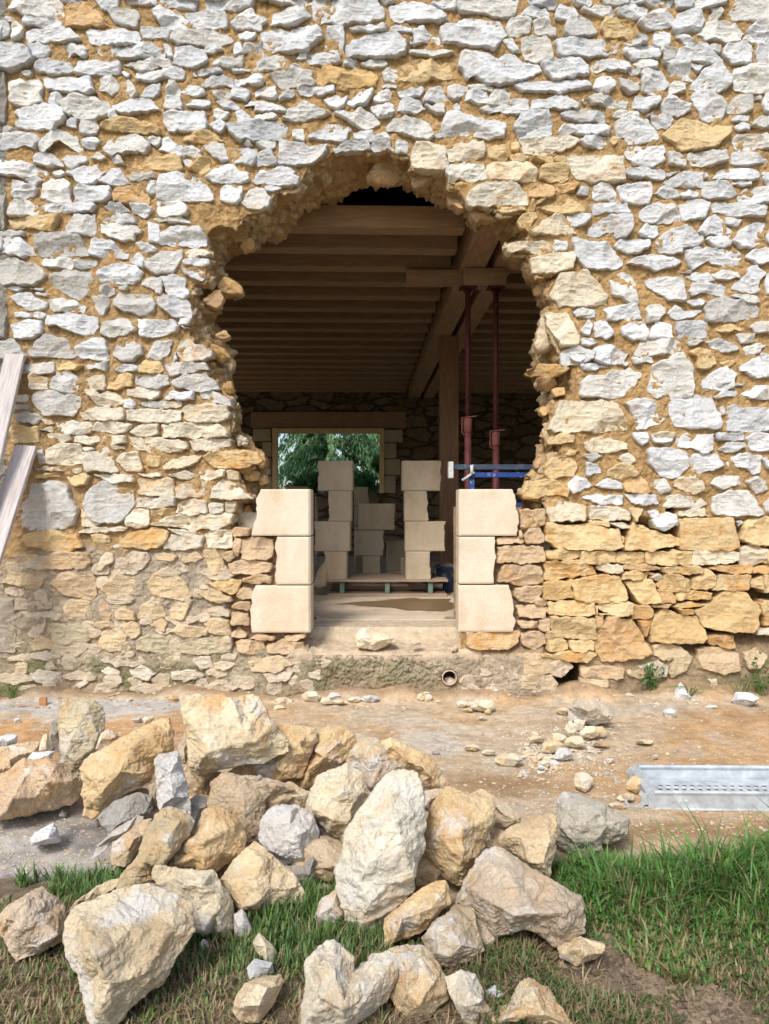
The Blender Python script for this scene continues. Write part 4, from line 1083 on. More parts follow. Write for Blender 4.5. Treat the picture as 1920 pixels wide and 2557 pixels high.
STONES = []      # (polygon px, code)
cur = (0, 0, 1)
for ln in STONE_DATA.strip().splitlines():
    if ln[0] == '@': a = ln[1:].split(); cur = (float(a[0]), float(a[1]), float(a[2]) if float(a[2]) > 1 else 1/1.983); continue
    code, rest = ln[0], ln[2:]
    P = np.array([[float(q) for q in t.split(',')] if ',' in t else t for t in rest.replace(',', ' ').split()] if False else [float(q) for q in rest.replace(',', ' ').split()]).reshape(-1, 2)
    STONES.append((np.array([cur[0], cur[1]])+P*cur[2], code))
def mortar_zone(u, v):
    """rest depth of the mortar surface (+ = deeper) and its colour by place"""
    n = fbm(np.stack([u/160, v/160, u*0], 1), 3, 5)*60
    base = np.full(len(u), .006)
    col = np.tile(np.array([.56, .365, .165]), (len(u), 1))
    def blend(mask, d, c):
        m = np.clip(mask, 0, 1)[:, None]; nonlocal base, col
        base = base*(1-m[:, 0])+d*m[:, 0]; col = col*(1-m)+np.array(c)*m
    sm = lambda x, w: np.clip(x/w+.5, 0, 1)
    # slightly greyer ochre on the left side below the upper third
    blend(sm(v-760+n, 260)*sm(620-u, 60)*.5, .008, (.46, .32, .17))
    # smeared cement and lime render at lower left
    blend(sm(v-1385+n*.6, 50)*sm(600-u+n*.4, 30), .006, (.52, .44, .33))
    blend(sm(v-1590+n*.5, 40)*sm(790-u+n*.4, 60), .006, (.47, .40, .28))
    # dry stone part at lower right, shade of the open joints put into the colour
    blend(sm(v-1300-(u-1345)*.02+n*.15, 24)*sm(u-1355, 14), .12, (.15, .095, .045))
    blend(sm(v-1600-(1700-u)*.08+n*.6, 50)*sm(u-1450+n*.3, 40), .010, (.42, .32, .20))
    # rebuilt strips beside the dressed blocks
    blend(sm(v-1325, 14)*sm(u-1225, 10)*sm(1362-u, 8)*sm(1625-v, 20), .045, (.30, .22, .15))
    blend(sm(v-1325, 14)*sm(u-566+np.abs(v-1470)*.02, 16)*sm(790-u, 10)*sm(1618-v, 16), .045, (.36, .25, .17))
    # footing
    blend(sm(v-1625+n*.2, 16)*sm(u-765+n*.4, 30)*sm(1160-u, 40), -.012, (.49, .415, .295))
    blend(sm(v-1615+n*.3, 20)*sm(u-1130, 40)*sm(1380-u+n*.4, 30), -.006, (.51, .42, .30))
    blend(sm(v-1700+n*.6, 40)*sm(1250-u, 60), -.004, (.40, .31, .20))
    # moss streaks near the ground at the left
    mo = fbm(np.stack([u/90, v/60, u*0], 1), 4, 31)
    blend(sm(v-1640+n*.5, 60)*sm(mo-.05, .3)*sm(560-u, 120)*.75, 0, (.19, .20, .08))
    blend(sm(v-1630, 50)*sm(mo-.15, .3)*sm(1050-u, 120)*sm(u-760, 60)*.5, -.01, (.25, .25, .12))
    # cavity where stones are missing, its shade deepened by a dark colour
    c = sm(u-1389+n*.1, 8)*sm(1452-u+n*.1, 8)*sm(v-1655, 8)*sm(1722-v, 20); blend(c, .26, (.16, .10, .055))
    for (cu, cv, r) in ((1678, 1272, 9), (475, 735, 4), (416, 722, 7)):
        blend(np.clip(1.6-np.hypot(u-cu, v-cv)/r, 0, 1), .12, (.1, .07, .04))  # small pits, their shade also put into the colour
    # grey cement strip along the left edge
    blend(sm(16-u, 4)*sm(1300-v, 60), .0, (.30, .285, .25))
    return base, col
# --- mortar sheet: a fine height field over the whole face
X0, X1, Z0, Z1 = -3.35, 3.35, -.12, 5.45; ST = .0068
xs = np.arange(X0, X1, ST); zs = np.arange(Z0, Z1, ST); nx, nz = len(xs), len(zs)
gx, gz = np.meshgrid(xs, zs); gx = gx.ravel(); gz = gz.ravel(); gu = gx/KPX+960; gv = 1278-(gz-EYE)/KPX
md, mc = mortar_zone(gu, gv)
P3 = np.stack([gx, gx*0, gz], 1)
d1, d2, cid = worley(P3*26, 3)
lump = fbm(P3*9, 5, 11, .6)*.010 + fbm(P3*50, 3, 12, .6)*.0055 + (.5-d1)*.007*(.5+cid)
smooth_zone = np.clip((gv-1400)/80, 0, 1)*np.clip((600-gu)/40, 0, 1)
lump = lump*(1-.2*smooth_zone)+smooth_zone*(fbm(P3*np.array([5,5,8]), 3, 14)*.010+(worley(P3*np.array([9,9,15]), 15)[2]-.5)*.010)
# pitted no-fines concrete under the threshold
pz = np.clip((gv-1632)/8, 0, 1)*np.clip((1710+fbm(P3*4, 2, 3)*18-gv)/10, 0, 1)*np.clip((gu-770)/12, 0, 1)*np.clip((1112-gu)/10, 0, 1)
e1, e2, _ = worley(P3*48, 8); lump = lump+pz*((e1-.35)*.026)
gy = md+lump
hole_poly = FRONT+DOOR
grown = [(u, v) for u, v in hole_poly]
inside = inpoly(gu, gv, grown)
drain = np.hypot(gu-1121.6, gv-1690) < 19
inside |= drain
idx = np.arange(nx*nz).reshape(nz, nx)
q = np.stack([idx[:-1, :-1], idx[:-1, 1:], idx[1:, 1:], idx[1:, :-1]], -1).reshape(-1, 4)
q = q[inside[q].sum(1) == 0]
used = np.zeros(nx*nz, bool); used[q.ravel()] = True; remap = np.cumsum(used)-1
V = np.stack([gx, gy, gz], 1)[used]; C = mc[used]
C = C*(1+.12*fbm(P3[used]*5, 3, 40))[:, None]
ob('mortar', V, remap[q], M_MORTAR, wall, smooth=True, colors=C)

# --- face stones
def edge_jag(P, step, amp, seed):
    Q = resample(P, step, True); n = len(Q); t = np.linspace(0, 1, n, endpoint=False)
    prev = np.roll(Q, 1, 0); nxt = np.roll(Q, -1, 0); tan = nxt-prev; nor = np.stack([tan[:, 1], -tan[:, 0]], 1); nor /= np.linalg.norm(nor, axis=1)[:, None]+1e-9
    R = fbm(np.stack([Q[:, 0]/14, Q[:, 1]/14, np.full(n, seed*3.7)], 1), 3, 2, .6)
    return Q+nor*(R*amp)[:, None]
def area(P): x, y = P[:, 0], P[:, 1]; return .5*(np.dot(x, np.roll(y, -1))-np.dot(y, np.roll(x, -1)))
def face_stone(Ppx, code, seed):
    r = np.random.default_rng(seed)
    if area(Ppx) < 0: Ppx = Ppx[::-1]
    A = abs(area(Ppx)); size = math.sqrt(A)*KPX
    c0 = Ppx.mean(0)
    # corners slightly relaxed so that they do not look cut with scissors
    Q = edge_jag(Ppx, 2.5, 3.2 if code not in 'c' else .8, seed)
    Q = (np.roll(Q, 1, 0)+4*Q+np.roll(Q, -1, 0))/6
    qc = Q.mean(0); dq = Q-qc; Q = qc+dq*(1+2.6/np.maximum(np.linalg.norm(dq, axis=1), 6))[:, None]
    cu, cv = Ppx.mean(0)
    x = np.roll(Q, -1, 0); cr = Q[:, 0]*x[:, 1]-x[:, 0]*Q[:, 1]; a = cr.sum()/2
    c = np.array([((Q[:, 0]+x[:, 0])*cr).sum(), ((Q[:, 1]+x[:, 1])*cr).sum()])/(6*a)
    zd, zc = mortar_zone(np.array([c[0]]), np.array([c[1]])); zd = float(zd[0]); v_c = c[1]
    flush = (v_c > 1385 and zd < .02 and code != 't')
    H = r.uniform(.009, .019) + .015*min(size, .4)
    off = r.uniform(-.004, .006)
    if code == 't': H *= 1.0; off += .016
    if flush: H = r.uniform(.006, .014)*(.45 if code == 'e' else 1)
    if code == 'c': H = .010
    if zd > .06: H += .004
    inward = max(zd, .014)+.035
    cw = px2w([c])[0]; O = px2w(Q)
    m = len(O); nr = int(np.clip(size/.0085, 6, 28))
    edge = min(.22, .007/max(size*.5, .01))
    prof = [(1.012, None), (1.0, 0.0), (1-edge*.25, .62), (1-edge*.6, .88), (1-edge, 1.0)]
    rest = np.linspace(1-edge, .0, nr+1)[1:-1]
    prof += [(s, 1.0) for s in rest]
    rings = []; Hs = []
    for s, h in prof:
        rings.append(cw+(O-cw)*s); Hs.append(np.full(m, -1.0 if h is None else h))
    V = np.concatenate(rings+[cw[None]]); Hh = np.concatenate(Hs+[np.array([1.0])])
    X = np.stack([V[:, 0], V[:, 2]], 1)
    lo, hi = X.min(0), X.max(0); span = hi-lo
    # chipped faces: lower envelope of tilted bowls -> sharp ridges between concave scars
    K = int(np.clip(size/.027, 3, 14)); cen = lo+span*r.uniform(.05, .95, (K, 2))
    gr = r.normal(0, .30, (K, 2)); q_ = r.uniform(.3, 3.0, K); h_ = r.uniform(0, .014, K)
    D = X[:, None]-cen[None]
    wob = fbm(np.stack([X[:, 0]*14, X[:, 1]*14, np.full(len(X), seed*.37)], 1), 3, 9)*.004
    E = h_+(D*gr).sum(2)+q_*(D**2).sum(2)
    env = np.min(E, axis=1)+wob
    env = env-np.median(env)
    amp = .55 if flush else 1.0
    env = np.clip(env*amp*1.1, -.018, .022)
    fine = ridged(np.stack([V[:, 0]*18, V[:, 2]*28, np.full(len(V), seed*1.3)], 1), 4, 4)*.0046
    if code in 'gc': fine = fine*.8+fbm(V*70, 3, 6)*.0012
    y = off-(Hh*(H))-np.where(Hh > .5, (env+fine)*np.clip(Hh*1.2-.2, 0, 1), 0)
    y = np.where(Hh < 0, inward, y); y = np.where((Hh >= 0) & (Hh < .01), off+.002, y)
    V[:, 1] = y
    F_ = []
    R = len(prof); a_ = np.arange(m); b_ = (a_+1) % m
    for k in range(R-1):
        F_.append(np.stack([k*m+a_, k*m+b_, (k+1)*m+b_, (k+1)*m+a_], 1))
    Fq = np.concatenate(F_)
    ct = len(V)-1; tri = np.stack([(R-1)*m+a_, (R-1)*m+b_, np.full(m, ct), np.full(m, ct)], 1)
    (t, rust) = TINT[code]; t = np.array(t)*r.uniform(.88, 1.08)
    if code == 'w':
        k = r.random()
        if k < .22: t = t*np.array([1.0, .97, .90])
        elif k < .32: t = t*np.array([.86, .87, .87])
        # pinker and creamier with age near the left of the opening
    if code in 'bvo': t = t*(1+r.normal(0, .07)*np.array([0, .35, 1]))
    if flush: t = t*.5+np.array([.54, .46, .345])*.5
    rust = float(np.clip(rust*r.uniform(.2, 1.6), 0, 1))*(.35 if flush else 1)
    col = np.tile(np.array([*t, rust]), (len(V), 1))
    # earth smeared on the flanks of the stone
    side = np.clip(1-Hh*1.6, 0, 1)[:, None]; col[:, :3] = col[:, :3]*(1-side*.5)+np.array([.52, .37, .20])*side*.5
    return V, Fq, tri, col, A
def fix(Fq, tri):   # triangles written as degenerate quads are kept apart
    return Fq, tri[:, :3]
# half buried stones under the smeared render at the foot of the wall, found by filling the gaps between the drawn ones
fr_ = np.random.default_rng(12); occ = [(P.mean(0), np.sqrt(abs(area(P)))*.62) for P, c in STONES if P[:, 1].max() > 1350]
for _ in range(2600):
    z_ = fr_.random()
    if z_ < .72: u, v = fr_.uniform(30, 790), fr_.uniform(1405, 1725)
    else: u, v = fr_.uniform(1150, 1400), fr_.uniform(1640, 1735)
    if u > 585 and v < 1635 and u < 1000: continue
    if u < 50 and 1480 < v < 1640: continue
    w_, h_ = fr_.uniform(14, 50), fr_.uniform(9, 22)
    if any(abs(u-c[0])*.75 < (r_+w_)*.62 and abs(v-c[1])*1.25 < (r_*.9+h_)*.75 for c, r_ in occ): continue
    n_ = fr_.integers(6, 9); t = np.sort(np.linspace(0, 6.283, n_, endpoint=False)+fr_.uniform(-.3, .3, n_))
    STONES.append((np.stack([u+w_*np.cos(t)*fr_.uniform(.8, 1.2, n_), v+h_*np.sin(t)*fr_.uniform(.8, 1.2, n_)], 1), 'e')); occ.append((np.array([u, v]), (w_+h_)*.55))
frame = (0, 0, 1920, 1740)
allst = list(STONES)
for P, code in STONES:            # carry the masonry on past the picture's edges
    c = P.mean(0)
    if c[0] < 250 and c[1] < 1740 and code != 'c': allst.append((np.stack([-P[:, 0]-6, P[:, 1]], 1), code))
    if c[0] > 1640: allst.append((np.stack([3846-P[:, 0], P[:, 1]], 1), code))
base_n = len(allst)
for P, code in allst[:base_n]:
    if P[:, 1].mean() < 230: allst.append((np.stack([P[:, 0], -P[:, 1]-14], 1), code))
built = []
for i, (P, code) in enumerate(allst):
    V, Fq, tri, col, A = face_stone(P, code, i+1)
    c = P.mean(0); vis = 0 < c[0] < 1920 and 0 < c[1] < 1740
    built.append((A if vis else -1, P, code, V, Fq, tri[:, :3], col))
order = sorted(range(len(built)), key=lambda i: -built[i][0])
def emit(name, ids, kind=None):
    Vs, Fs, Cs = [], [], []; b = 0
    for i in ids:
        _, P, code, V, Fq, tri, col = built[i]
        t4 = Fq; Vs.append(V); Cs.append(col)
        Fs.append(np.stack([t4[:, 0], t4[:, 1], t4[:, 2]], 1)+b); Fs.append(np.stack([t4[:, 0], t4[:, 2], t4[:, 3]], 1)+b); Fs.append(tri+b); b += len(V)
    V = np.concatenate(Vs)
    o = ob(name, V, np.concatenate(Fs), M_WALLSTONE, wall, loc=tuple(V.mean(0)) if len(ids) == 1 else None, smooth=True, colors=np.concatenate(Cs))
    if kind: o['kind'] = kind
    return o
big = [i for i in order if built[i][2] != 'c'][:100]; rest_ids = [i for i in order if i not in set(big)]
for i in big: emit('stone', [i])
emit('stone_facing', rest_ids, 'stuff')

# --- the broken edge of the hole: rubble core between the face and the clear opening
def dtw(A, B):
    n, m = len(A), len(B); d = np.linalg.norm(A[:, None]-B[None], axis=2); D = np.full((n, m), 1e18); D[0, 0] = d[0, 0]; T = np.zeros((n, m), int)
    for i in range(n):
        for j in range(m):
            if i == j == 0: continue
            o = []
            if i and j: o.append((D[i-1, j-1]+d[i, j]*1.2, 0))
            if i: o.append((D[i-1, j]+d[i, j], 1))
            if j: o.append((D[i, j-1]+d[i, j], 2))
            D[i, j], T[i, j] = min(o)
    path = [(n-1, m-1)]
    while path[-1] != (0, 0):
        i, j = path[-1]; t = T[i, j]; path.append((i-1, j-1) if t == 0 else (i-1, j) if t == 1 else (i, j-1))
    return path[::-1]
Fr = resample(FRONT, 4); Hr = resample(HOLE, 4)
path = dtw(Fr, Hr); fa = Fr[[p[0] for p in path]]; ha = Hr[[p[1] for p in path]]
n = len(path)
# slight smoothing of pair positions avoids fans
def sm1(A, k=2):
    for _ in range(k): A[1:-1] = (A[:-2]+2*A[1:-1]+A[2:])/4
    return A
fa = sm1(fa.copy()); ha = sm1(ha.copy(), 1)
mid = np.array([945., 900.])
dirn = fa-mid; dirn /= np.linalg.norm(dirn, axis=1)[:, None]
fo = fa+dirn*11
gapw = np.linalg.norm(fa-ha, axis=1)*KPX
depthH = np.clip(.16+gapw*1.1, .18, .42)
for _ in range(6): depthH[1:-1] = (depthH[:-2]+depthH[1:-1]*2+depthH[2:])/4
rows = [px2w(fo, .035)]
steps = 34
for k in range(steps+1):
    s = k/steps; y = .012+(depthH-.012)*(s**1.15)
    uv = fa*(1-s)+ha*s; D = WD+y
    rows.append(np.stack([(uv[:, 0]-960)*D/F, y, EYE-(uv[:, 1]-1278)*D/F], 1))
lastp = rows[-1]; cw = np.array([0, 0, 2.3])
for k, (dy, sp) in enumerate(((.04, .005), (.10, .03), (.20, .08), (.30, .14))):
    o = lastp.copy(); rdir = lastp-cw; rdir[:, 1] = 0; rdir /= np.linalg.norm(rdir, axis=1)[:, None]; o = o+rdir*sp; o[:, 1] = np.minimum(lastp[:, 1]+dy*1.0, .62) if k < 3 else .66; rows.append(o)
V = np.concatenate(rows); R = len(rows)
Ng = V.reshape(R, n, 3); dU = np.gradient(Ng, axis=1); dV = np.gradient(Ng, axis=0); nor = np.cross(dU, dV); nor /= np.linalg.norm(nor, axis=2)[:, :, None]+1e-9
tc = np.array([0, .2, 2.2])-Ng; sg = np.sign((nor*tc).sum(2)+1e-9); nor = nor*sg[:, :, None]
wgt = np.ones(R); wgt[0] = .2; wgt[1] = .3; wgt[2] = .6
wE = wgt.copy(); wE[steps-2:steps+2] = .45
Vj = V+np.stack([fbm(V*11, 3, 81), fbm(V*11, 3, 82), fbm(V*11, 3, 83)], 1)*.03
w1, w2, wc = worley(Vj*np.array([9, 9, 17.]), 21)
crack = np.clip((w2-w1)*5, 0, 1)
b1, b2, bc = worley(Vj*np.array([24, 24, 36.]), 22)
disp = (wc-.5)*.050*crack + (crack-.6)*.010 + fbm(V*8, 4, 24)*.020 + (bc-.5)*.016*np.clip((b2-b1)*5, 0, 1) + ridged(V*22, 3, 26)*.006 + fbm(V*60, 3, 25)*.004
V2 = V+nor.reshape(-1, 3)*(disp.reshape(R, n)*wE[:, None]).ravel()[:, None]
a_ = np.arange(n-1); Q = np.concatenate([np.stack([k*n+a_, k*n+a_+1, (k+1)*n+a_+1, (k+1)*n+a_], 1) for k in range(R-1)])
earth = np.array([.50, .32, .15]); pale = np.array([.62, .49, .30]); rusty = np.array([.52, .32, .14])
k1 = np.clip((wc-.45)*6, 0, 1)[:, None]*crack[:, None]; col = earth*(1-k1)+pale*k1
k2 = np.clip((fbm(V*3, 2, 50)-.1)*3, 0, 1)[:, None]; col = col*(1-k2*.5)+rusty*k2*.5
deep = np.clip((V[:, 0]+.5)/.5, 0, 1)*0
ob('broken_core', V2, Q, M_CORE, wall, smooth=True, colors=col)
# stones sticking out of the broken edge
def hew(co, r, k, lo=.80, hi=.97, front=None):
    """cut a lump with k random planes so that it shows flat broken faces"""
    c = (co.max(0)+co.min(0))/2; p = co-c
    for _ in range(k):
        n_ = r.normal(0, 1, 3); n_ /= np.linalg.norm(n_)
        if front is not None and n_@front < -.2: n_ = -n_
        d = p@n_; cut_ = d.max()*r.uniform(lo, hi); p = p-np.outer(np.maximum(d-cut_, 0)*.96, n_)
    return p+c
def chunk(pts, y, tcode, th=.10, name='core_stone'):
    P = edge_jag(np.array(pts, float), 4, 3.2, len(pts)*7+pts[0][0]); m = len(P)
    c = P.mean(0); fr = px2w(P, y); cw_ = px2w([c], y)[0]; r = np.random.default_rng(int(abs(pts[0][0]*7+pts[0][1])))
    prof = [(.8, th), (1.0, th*.5), (1.0, 0), (.96, -.008), (.8, -.010), (.55, -.011), (.28, -.012)]; tx_, tz_ = r.normal(0, .45, 2)
    Vv = np.concatenate([cw_+(fr-cw_)*s+np.array([0, dy, 0]) for s, dy in prof]+[cw_[None]+np.array([0, -.028, 0])])
    front_ = (np.arange(len(Vv)) >= 2*m); Vv[:, 1] += np.where(front_, (Vv[:, 0]-cw_[0])*tx_+(Vv[:, 2]-cw_[2])*tz_-np.minimum(0, 0), 0)+fbm(Vv*30, 3, int(c[0]))*.007
    Vv = hew(Vv, r, 5, .7, .95, np.array([0, -1, 0])); Vv = Vv+fbm(Vv*60, 3, 9)[:, None]*.003; aa = np.arange(m); bb = (aa+1) % m
    Fq = np.concatenate([np.stack([k*m+aa, k*m+bb, (k+1)*m+bb], 1) for k in range(len(prof)-1)]+[np.stack([k*m+aa, (k+1)*m+bb, (k+1)*m+aa], 1) for k in range(len(prof)-1)]+[np.stack([(len(prof)-1)*m+aa, (len(prof)-1)*m+bb, np.full(m, len(Vv)-1)], 1)])
    t, ru = TINT[tcode]; cc = np.tile(np.array([*(np.array(t)*np.array([.93, .84, .74])*r.uniform(.85, 1.05)), ru]), (len(Vv), 1))
    return ob(name, Vv, Fq, M_WALLSTONE, wall, loc=tuple(cw_), smooth=True, colors=cc)
for pts, y, t in (
    ([(556,741),(562,736),(604,733),(606,723),(588,700),(562,689),(548,700),(544,722)], .16, 'b'),
    ([(637,617),(606,627),(598,600),(612,590),(634,596),(643,612)], .20, 'b'),
    ([(508,745),(550,720),(560,745),(550,770),(505,765)], .10, 't'),
    ([(905,432),(960,400),(1000,405),(1012,440),(985,455),(920,455)], .16, 't'),
    ([(1022,410),(1098,430),(1080,455),(1050,470),(1026,462)], .10, 't'),
    ([(1110,482),(1145,480),(1165,520),(1150,530),(1120,508)], .10, 't'),
    ([(1165,525),(1225,520),(1245,545),(1200,548),(1175,562)], .08, 't'),
    ([(1310,655),(1326,655),(1328,690),(1308,685)], .08, 't'),
    ([(1330,715),(1350,700),(1368,712),(1358,735),(1336,730)], .12, 'b'),
    ([(1352,790),(1366,782),(1392,860),(1378,885),(1345,880),(1333,865)], .08, 'v'),
    ([(1318,926),(1350,905),(1400,915),(1420,930),(1370,945),(1330,935)], .10, 'b'),
    ([(1340,945),(1380,940),(1400,960),(1370,975),(1348,965)], .12, 't'),
    ([(1380,975),(1385,962),(1412,968),(1410,985),(1384,992)], .06, 'b'),
    ([(1348,1020),(1362,1014),(1372,1025),(1365,1038),(1350,1036)], .12, 'b'),
    ([(1335,1150),(1350,1140),(1362,1155),(1352,1175),(1335,1170)], .10, 't'),
    ([(1312,1185),(1340,1175),(1350,1192),(1330,1200)], .10, 'b'),
    ([(560,820),(540,840),(555,850),(575,838)], .08, 't'),
    ([(520,860),(560,865),(575,890),(550,905),(520,885)], .08, 'b'),
    ([(556,960),(575,955),(584,975),(572,985),(556,975)], .08, 'b'),
    ([(600,1175),(625,1165),(650,1180),(640,1200),(610,1200)], .10, 'b'),
    ([(640,1195),(665,1185),(668,1206),(650,1215)], .14, 'b'),
    ([(636,1128),(655,1128),(665,1150),(655,1170),(635,1160)], .14, 'b'),
    ([(600,1290),(618,1260),(628,1280),(622,1310),(602,1312)], .12, 'o'),
    ([(1331,1248),(1352,1255),(1352,1270),(1333,1268)], .10, 'b')):
    chunk(pts, y, t)
# --- inner leaf of the wall (room side), with the opening
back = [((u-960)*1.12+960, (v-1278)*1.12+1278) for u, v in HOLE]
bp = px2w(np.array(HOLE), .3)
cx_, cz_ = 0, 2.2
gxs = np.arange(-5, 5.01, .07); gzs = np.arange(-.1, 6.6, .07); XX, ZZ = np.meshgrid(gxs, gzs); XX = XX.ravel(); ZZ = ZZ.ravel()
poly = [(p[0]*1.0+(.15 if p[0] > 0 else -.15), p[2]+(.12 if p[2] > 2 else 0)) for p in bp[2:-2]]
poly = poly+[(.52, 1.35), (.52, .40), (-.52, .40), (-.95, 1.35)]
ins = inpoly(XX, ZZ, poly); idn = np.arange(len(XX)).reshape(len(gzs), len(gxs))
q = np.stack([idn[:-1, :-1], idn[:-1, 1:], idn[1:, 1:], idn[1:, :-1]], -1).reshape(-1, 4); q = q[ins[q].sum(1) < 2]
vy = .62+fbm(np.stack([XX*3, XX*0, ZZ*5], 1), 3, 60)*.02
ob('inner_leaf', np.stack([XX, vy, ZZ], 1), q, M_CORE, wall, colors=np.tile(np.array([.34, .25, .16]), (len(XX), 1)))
# --- dressed corner blocks of the new door jambs
def dressed(name, u0, u1, v0, v1, y0, depth, rough_side, seed, matl, parent, cut=None):
    """u0 is the clean arris side, u1 the rough broken side, px measured on the plane y0"""
    r = np.random.default_rng(seed); D = WD+y0; k = D/F
    def X(u): return (u-960)*k
    def Z(v): return EYE-(v-1278)*k
    t = np.linspace(0, 1, 26); z = Z(v1)+(Z(v0)-Z(v1))*t
    x1 = X(u1)+fbm(np.stack([t*5, t*0+seed, t*0], 1), 4, 3, .6)*.010
    if cut is not None:
        for (a, b, dx) in cut: x1 = x1+np.interp(t, a, b)*dx
    x0 = np.full(len(t), X(u0)); s = 1 if u1 > u0 else -1; ch = .014
    rows_ = []
    nm = 14
    def row(y, a, b, e): return [(np.array([x0+(a)*s + (x1-b*s-(x0+a*s))*f, np.full(len(t), y), z]).T) for f in np.linspace(0, 1, nm)]
    grid = [np.stack([x0, np.full(len(t), y0+depth), z], 1), np.stack([x0, np.full(len(t), y0+depth*.5), z], 1), np.stack([x0, np.full(len(t), y0+ch), z], 1)]
    fr = row(y0, ch, .004, 0)
    grid += fr+[np.stack([x1, np.full(len(t), y0+.010), z], 1), np.stack([x1+fbm(np.stack([t*6, t*0+1, t*0+seed], 1), 3, 5)*.008, np.full(len(t), y0+depth*.5), z], 1), np.stack([x1-.02*s, np.full(len(t), y0+depth), z], 1)]
    G = np.array(grid); a, b = G.shape[:2]
    zc = .5*(Z(v0)+Z(v1)); hh = (Z(v0)-Z(v1))*.5
    edge = np.abs(G[:, :, 2]-zc) > hh-.0001
    G[3:3+nm, :, 1] += np.where(edge[3:3+nm], .004, 0)
    Vv = G.reshape(-1, 3); Vv = Vv+np.array([0, 0, 0])
    id_ = np.arange(a*b).reshape(a, b); Qf = [tuple(x) for x in np.stack([id_[:-1, :-1], id_[1:, :-1], id_[1:, 1:], id_[:-1, 1:]], -1).reshape(-1, 4)]
    Qf.append(tuple(id_[:, 0])); Qf.append(tuple(id_[::-1, -1])); Qf += [tuple((id_[0, j], id_[0, j+1], id_[-1, j+1], id_[-1, j])) for j in range(b-1)]
    if s < 0: Qf = [f[::-1] for f in Qf]
    loc = (X((u0+u1)/2), y0+depth/2, Z(v1))
    return ob(name, Vv, Qf, matl, parent, loc=loc)
Y0 = -.022
dressed('quoin_block', 775, 634, 1221, 1337, Y0, .21, 1, 1, M_DRESSED, wall, [((0, .35, .8, 1), (0, -.0, .35, .9), .055), ((0, .25, 1), (.55, 0, 0), -.03)])
dressed('quoin_block', 775, 687, 1340, 1459, Y0, .21, 1, 2, M_DRESSED, wall)
dressed('quoin_block', 775, 626, 1462, 1579, Y0, .21, 1, 3, M_DRESSED, wall, [((0, .7, 1), (0, .0, .6), .05)])
dressed('quoin_block', 1146, 1296, 1221, 1337, Y0, .21, 1, 4, M_DRESSED, wall, [((0, .55, 1), (.1, .1, 1), -.045)])
dressed('quoin_block', 1146, 1235, 1340, 1457, Y0, .21, 1, 5, M_DRESSED, wall)
dressed('quoin_block', 1145, 1285, 1461, 1577, Y0, .21, 1, 6, M_DRESSED, wall, [((0, .5, 1), (0, .0, 1), -.045)])
# backing masonry so that nothing shows through behind the jamb blocks
for x0, x1, z1 in ((-1.02, -.60, 1.26), (.56, 1.15, 1.24)):
    MB().box(((x0+x1)/2, .24, z1/2), (x1-x0, .28, z1)).build('jamb_backing', M_CONC, wall)
# --- threshold
xs = np.linspace(-.66, .66, 140); ys = np.concatenate([[-.004, -.010], np.linspace(-.014, .62, 80)]); XX, YY = np.meshgrid(xs, ys); XX = XX.ravel(); YY = YY.ravel()
Pn = np.stack([XX, YY, XX*0], 1)
zz = np.interp(YY, [-.014, .02, .20, .27, .30, .62], [.285, .303, .33, .35, .43, .436])+fbm(Pn*9, 4, 70)*.010*np.clip((.3-YY)*6, 0, 1)+fbm(Pn*40, 3, 71)*.004*np.clip((.3-YY)*8, 0, 1)
zz = zz+np.clip((np.abs(XX)-.46)*8, 0, 1)*np.clip((.3-YY)*8, 0, 1)*.04; zz[:140] = .20; zz[140:280] = .262; YY = YY.copy(); YY[:140] = .012
cc = np.tile(np.array([.60, .49, .35]), (len(XX), 1)); k = np.clip((.29-YY)*30, 0, 1)[:, None]; cc = cc*(1-k)+np.array([.58, .46, .325])*k
idn = np.arange(len(XX)).reshape(len(ys), len(xs)); q = np.stack([idn[:-1, :-1], idn[:-1, 1:], idn[1:, 1:], idn[1:, :-1]], -1).reshape(-1, 4)
ob('threshold', np.stack([XX, YY, zz], 1), q, M_GROUND, wall, smooth=True, colors=cc)
# --- drain pipe stub
pc = W(1121.6, 1690, 0)
pp = empty('drain_pipe', (pc.x, -.02, pc.z)); tag(pp, 'short round pipe end sticking out of the footing below the doorway', 'pipe')
mb = MB(); nn = 40
for (ro, ri, ya, yb) in ((.052, .044, -.024, .30),):
    ringv = []
    for (r_, y_) in ((ro, yb), (ro, ya+.003), (ro-.002, ya), (ri+.001, ya), (ri, ya+.003), (ri, yb)):
        ringv.append([(pc.x+r_*math.cos(2*math.pi*k/nn), y_, pc.z+r_*math.sin(2*math.pi*k/nn)) for k in range(nn)])
    vs = [v for R_ in ringv for v in R_]; fs = [(i*nn+k, i*nn+(k+1) % nn, (i+1)*nn+(k+1) % nn, (i+1)*nn+k) for i in range(5) for k in range(nn)]
    mb.add(vs, fs)
mb.build('pipe_ring', M_PIPE, pp)
mb = MB(); mb.add([(pc.x+.044*math.cos(2*math.pi*k/nn), .12, pc.z+.044*math.sin(2*math.pi*k/nn)) for k in range(nn)], [tuple(range(nn))])
mb.build('pipe_bottom', M_DARK, pp)
# ================================================================= INSIDE THE BARN
FZ = .44; CZ = 3.46      # floor, underside of the joists
o = MB().box((0, 4.9, FZ-.1), (9.6, 8.6, .2)).build('barn_floor', M_SLAB); tag(o, kind='structure')
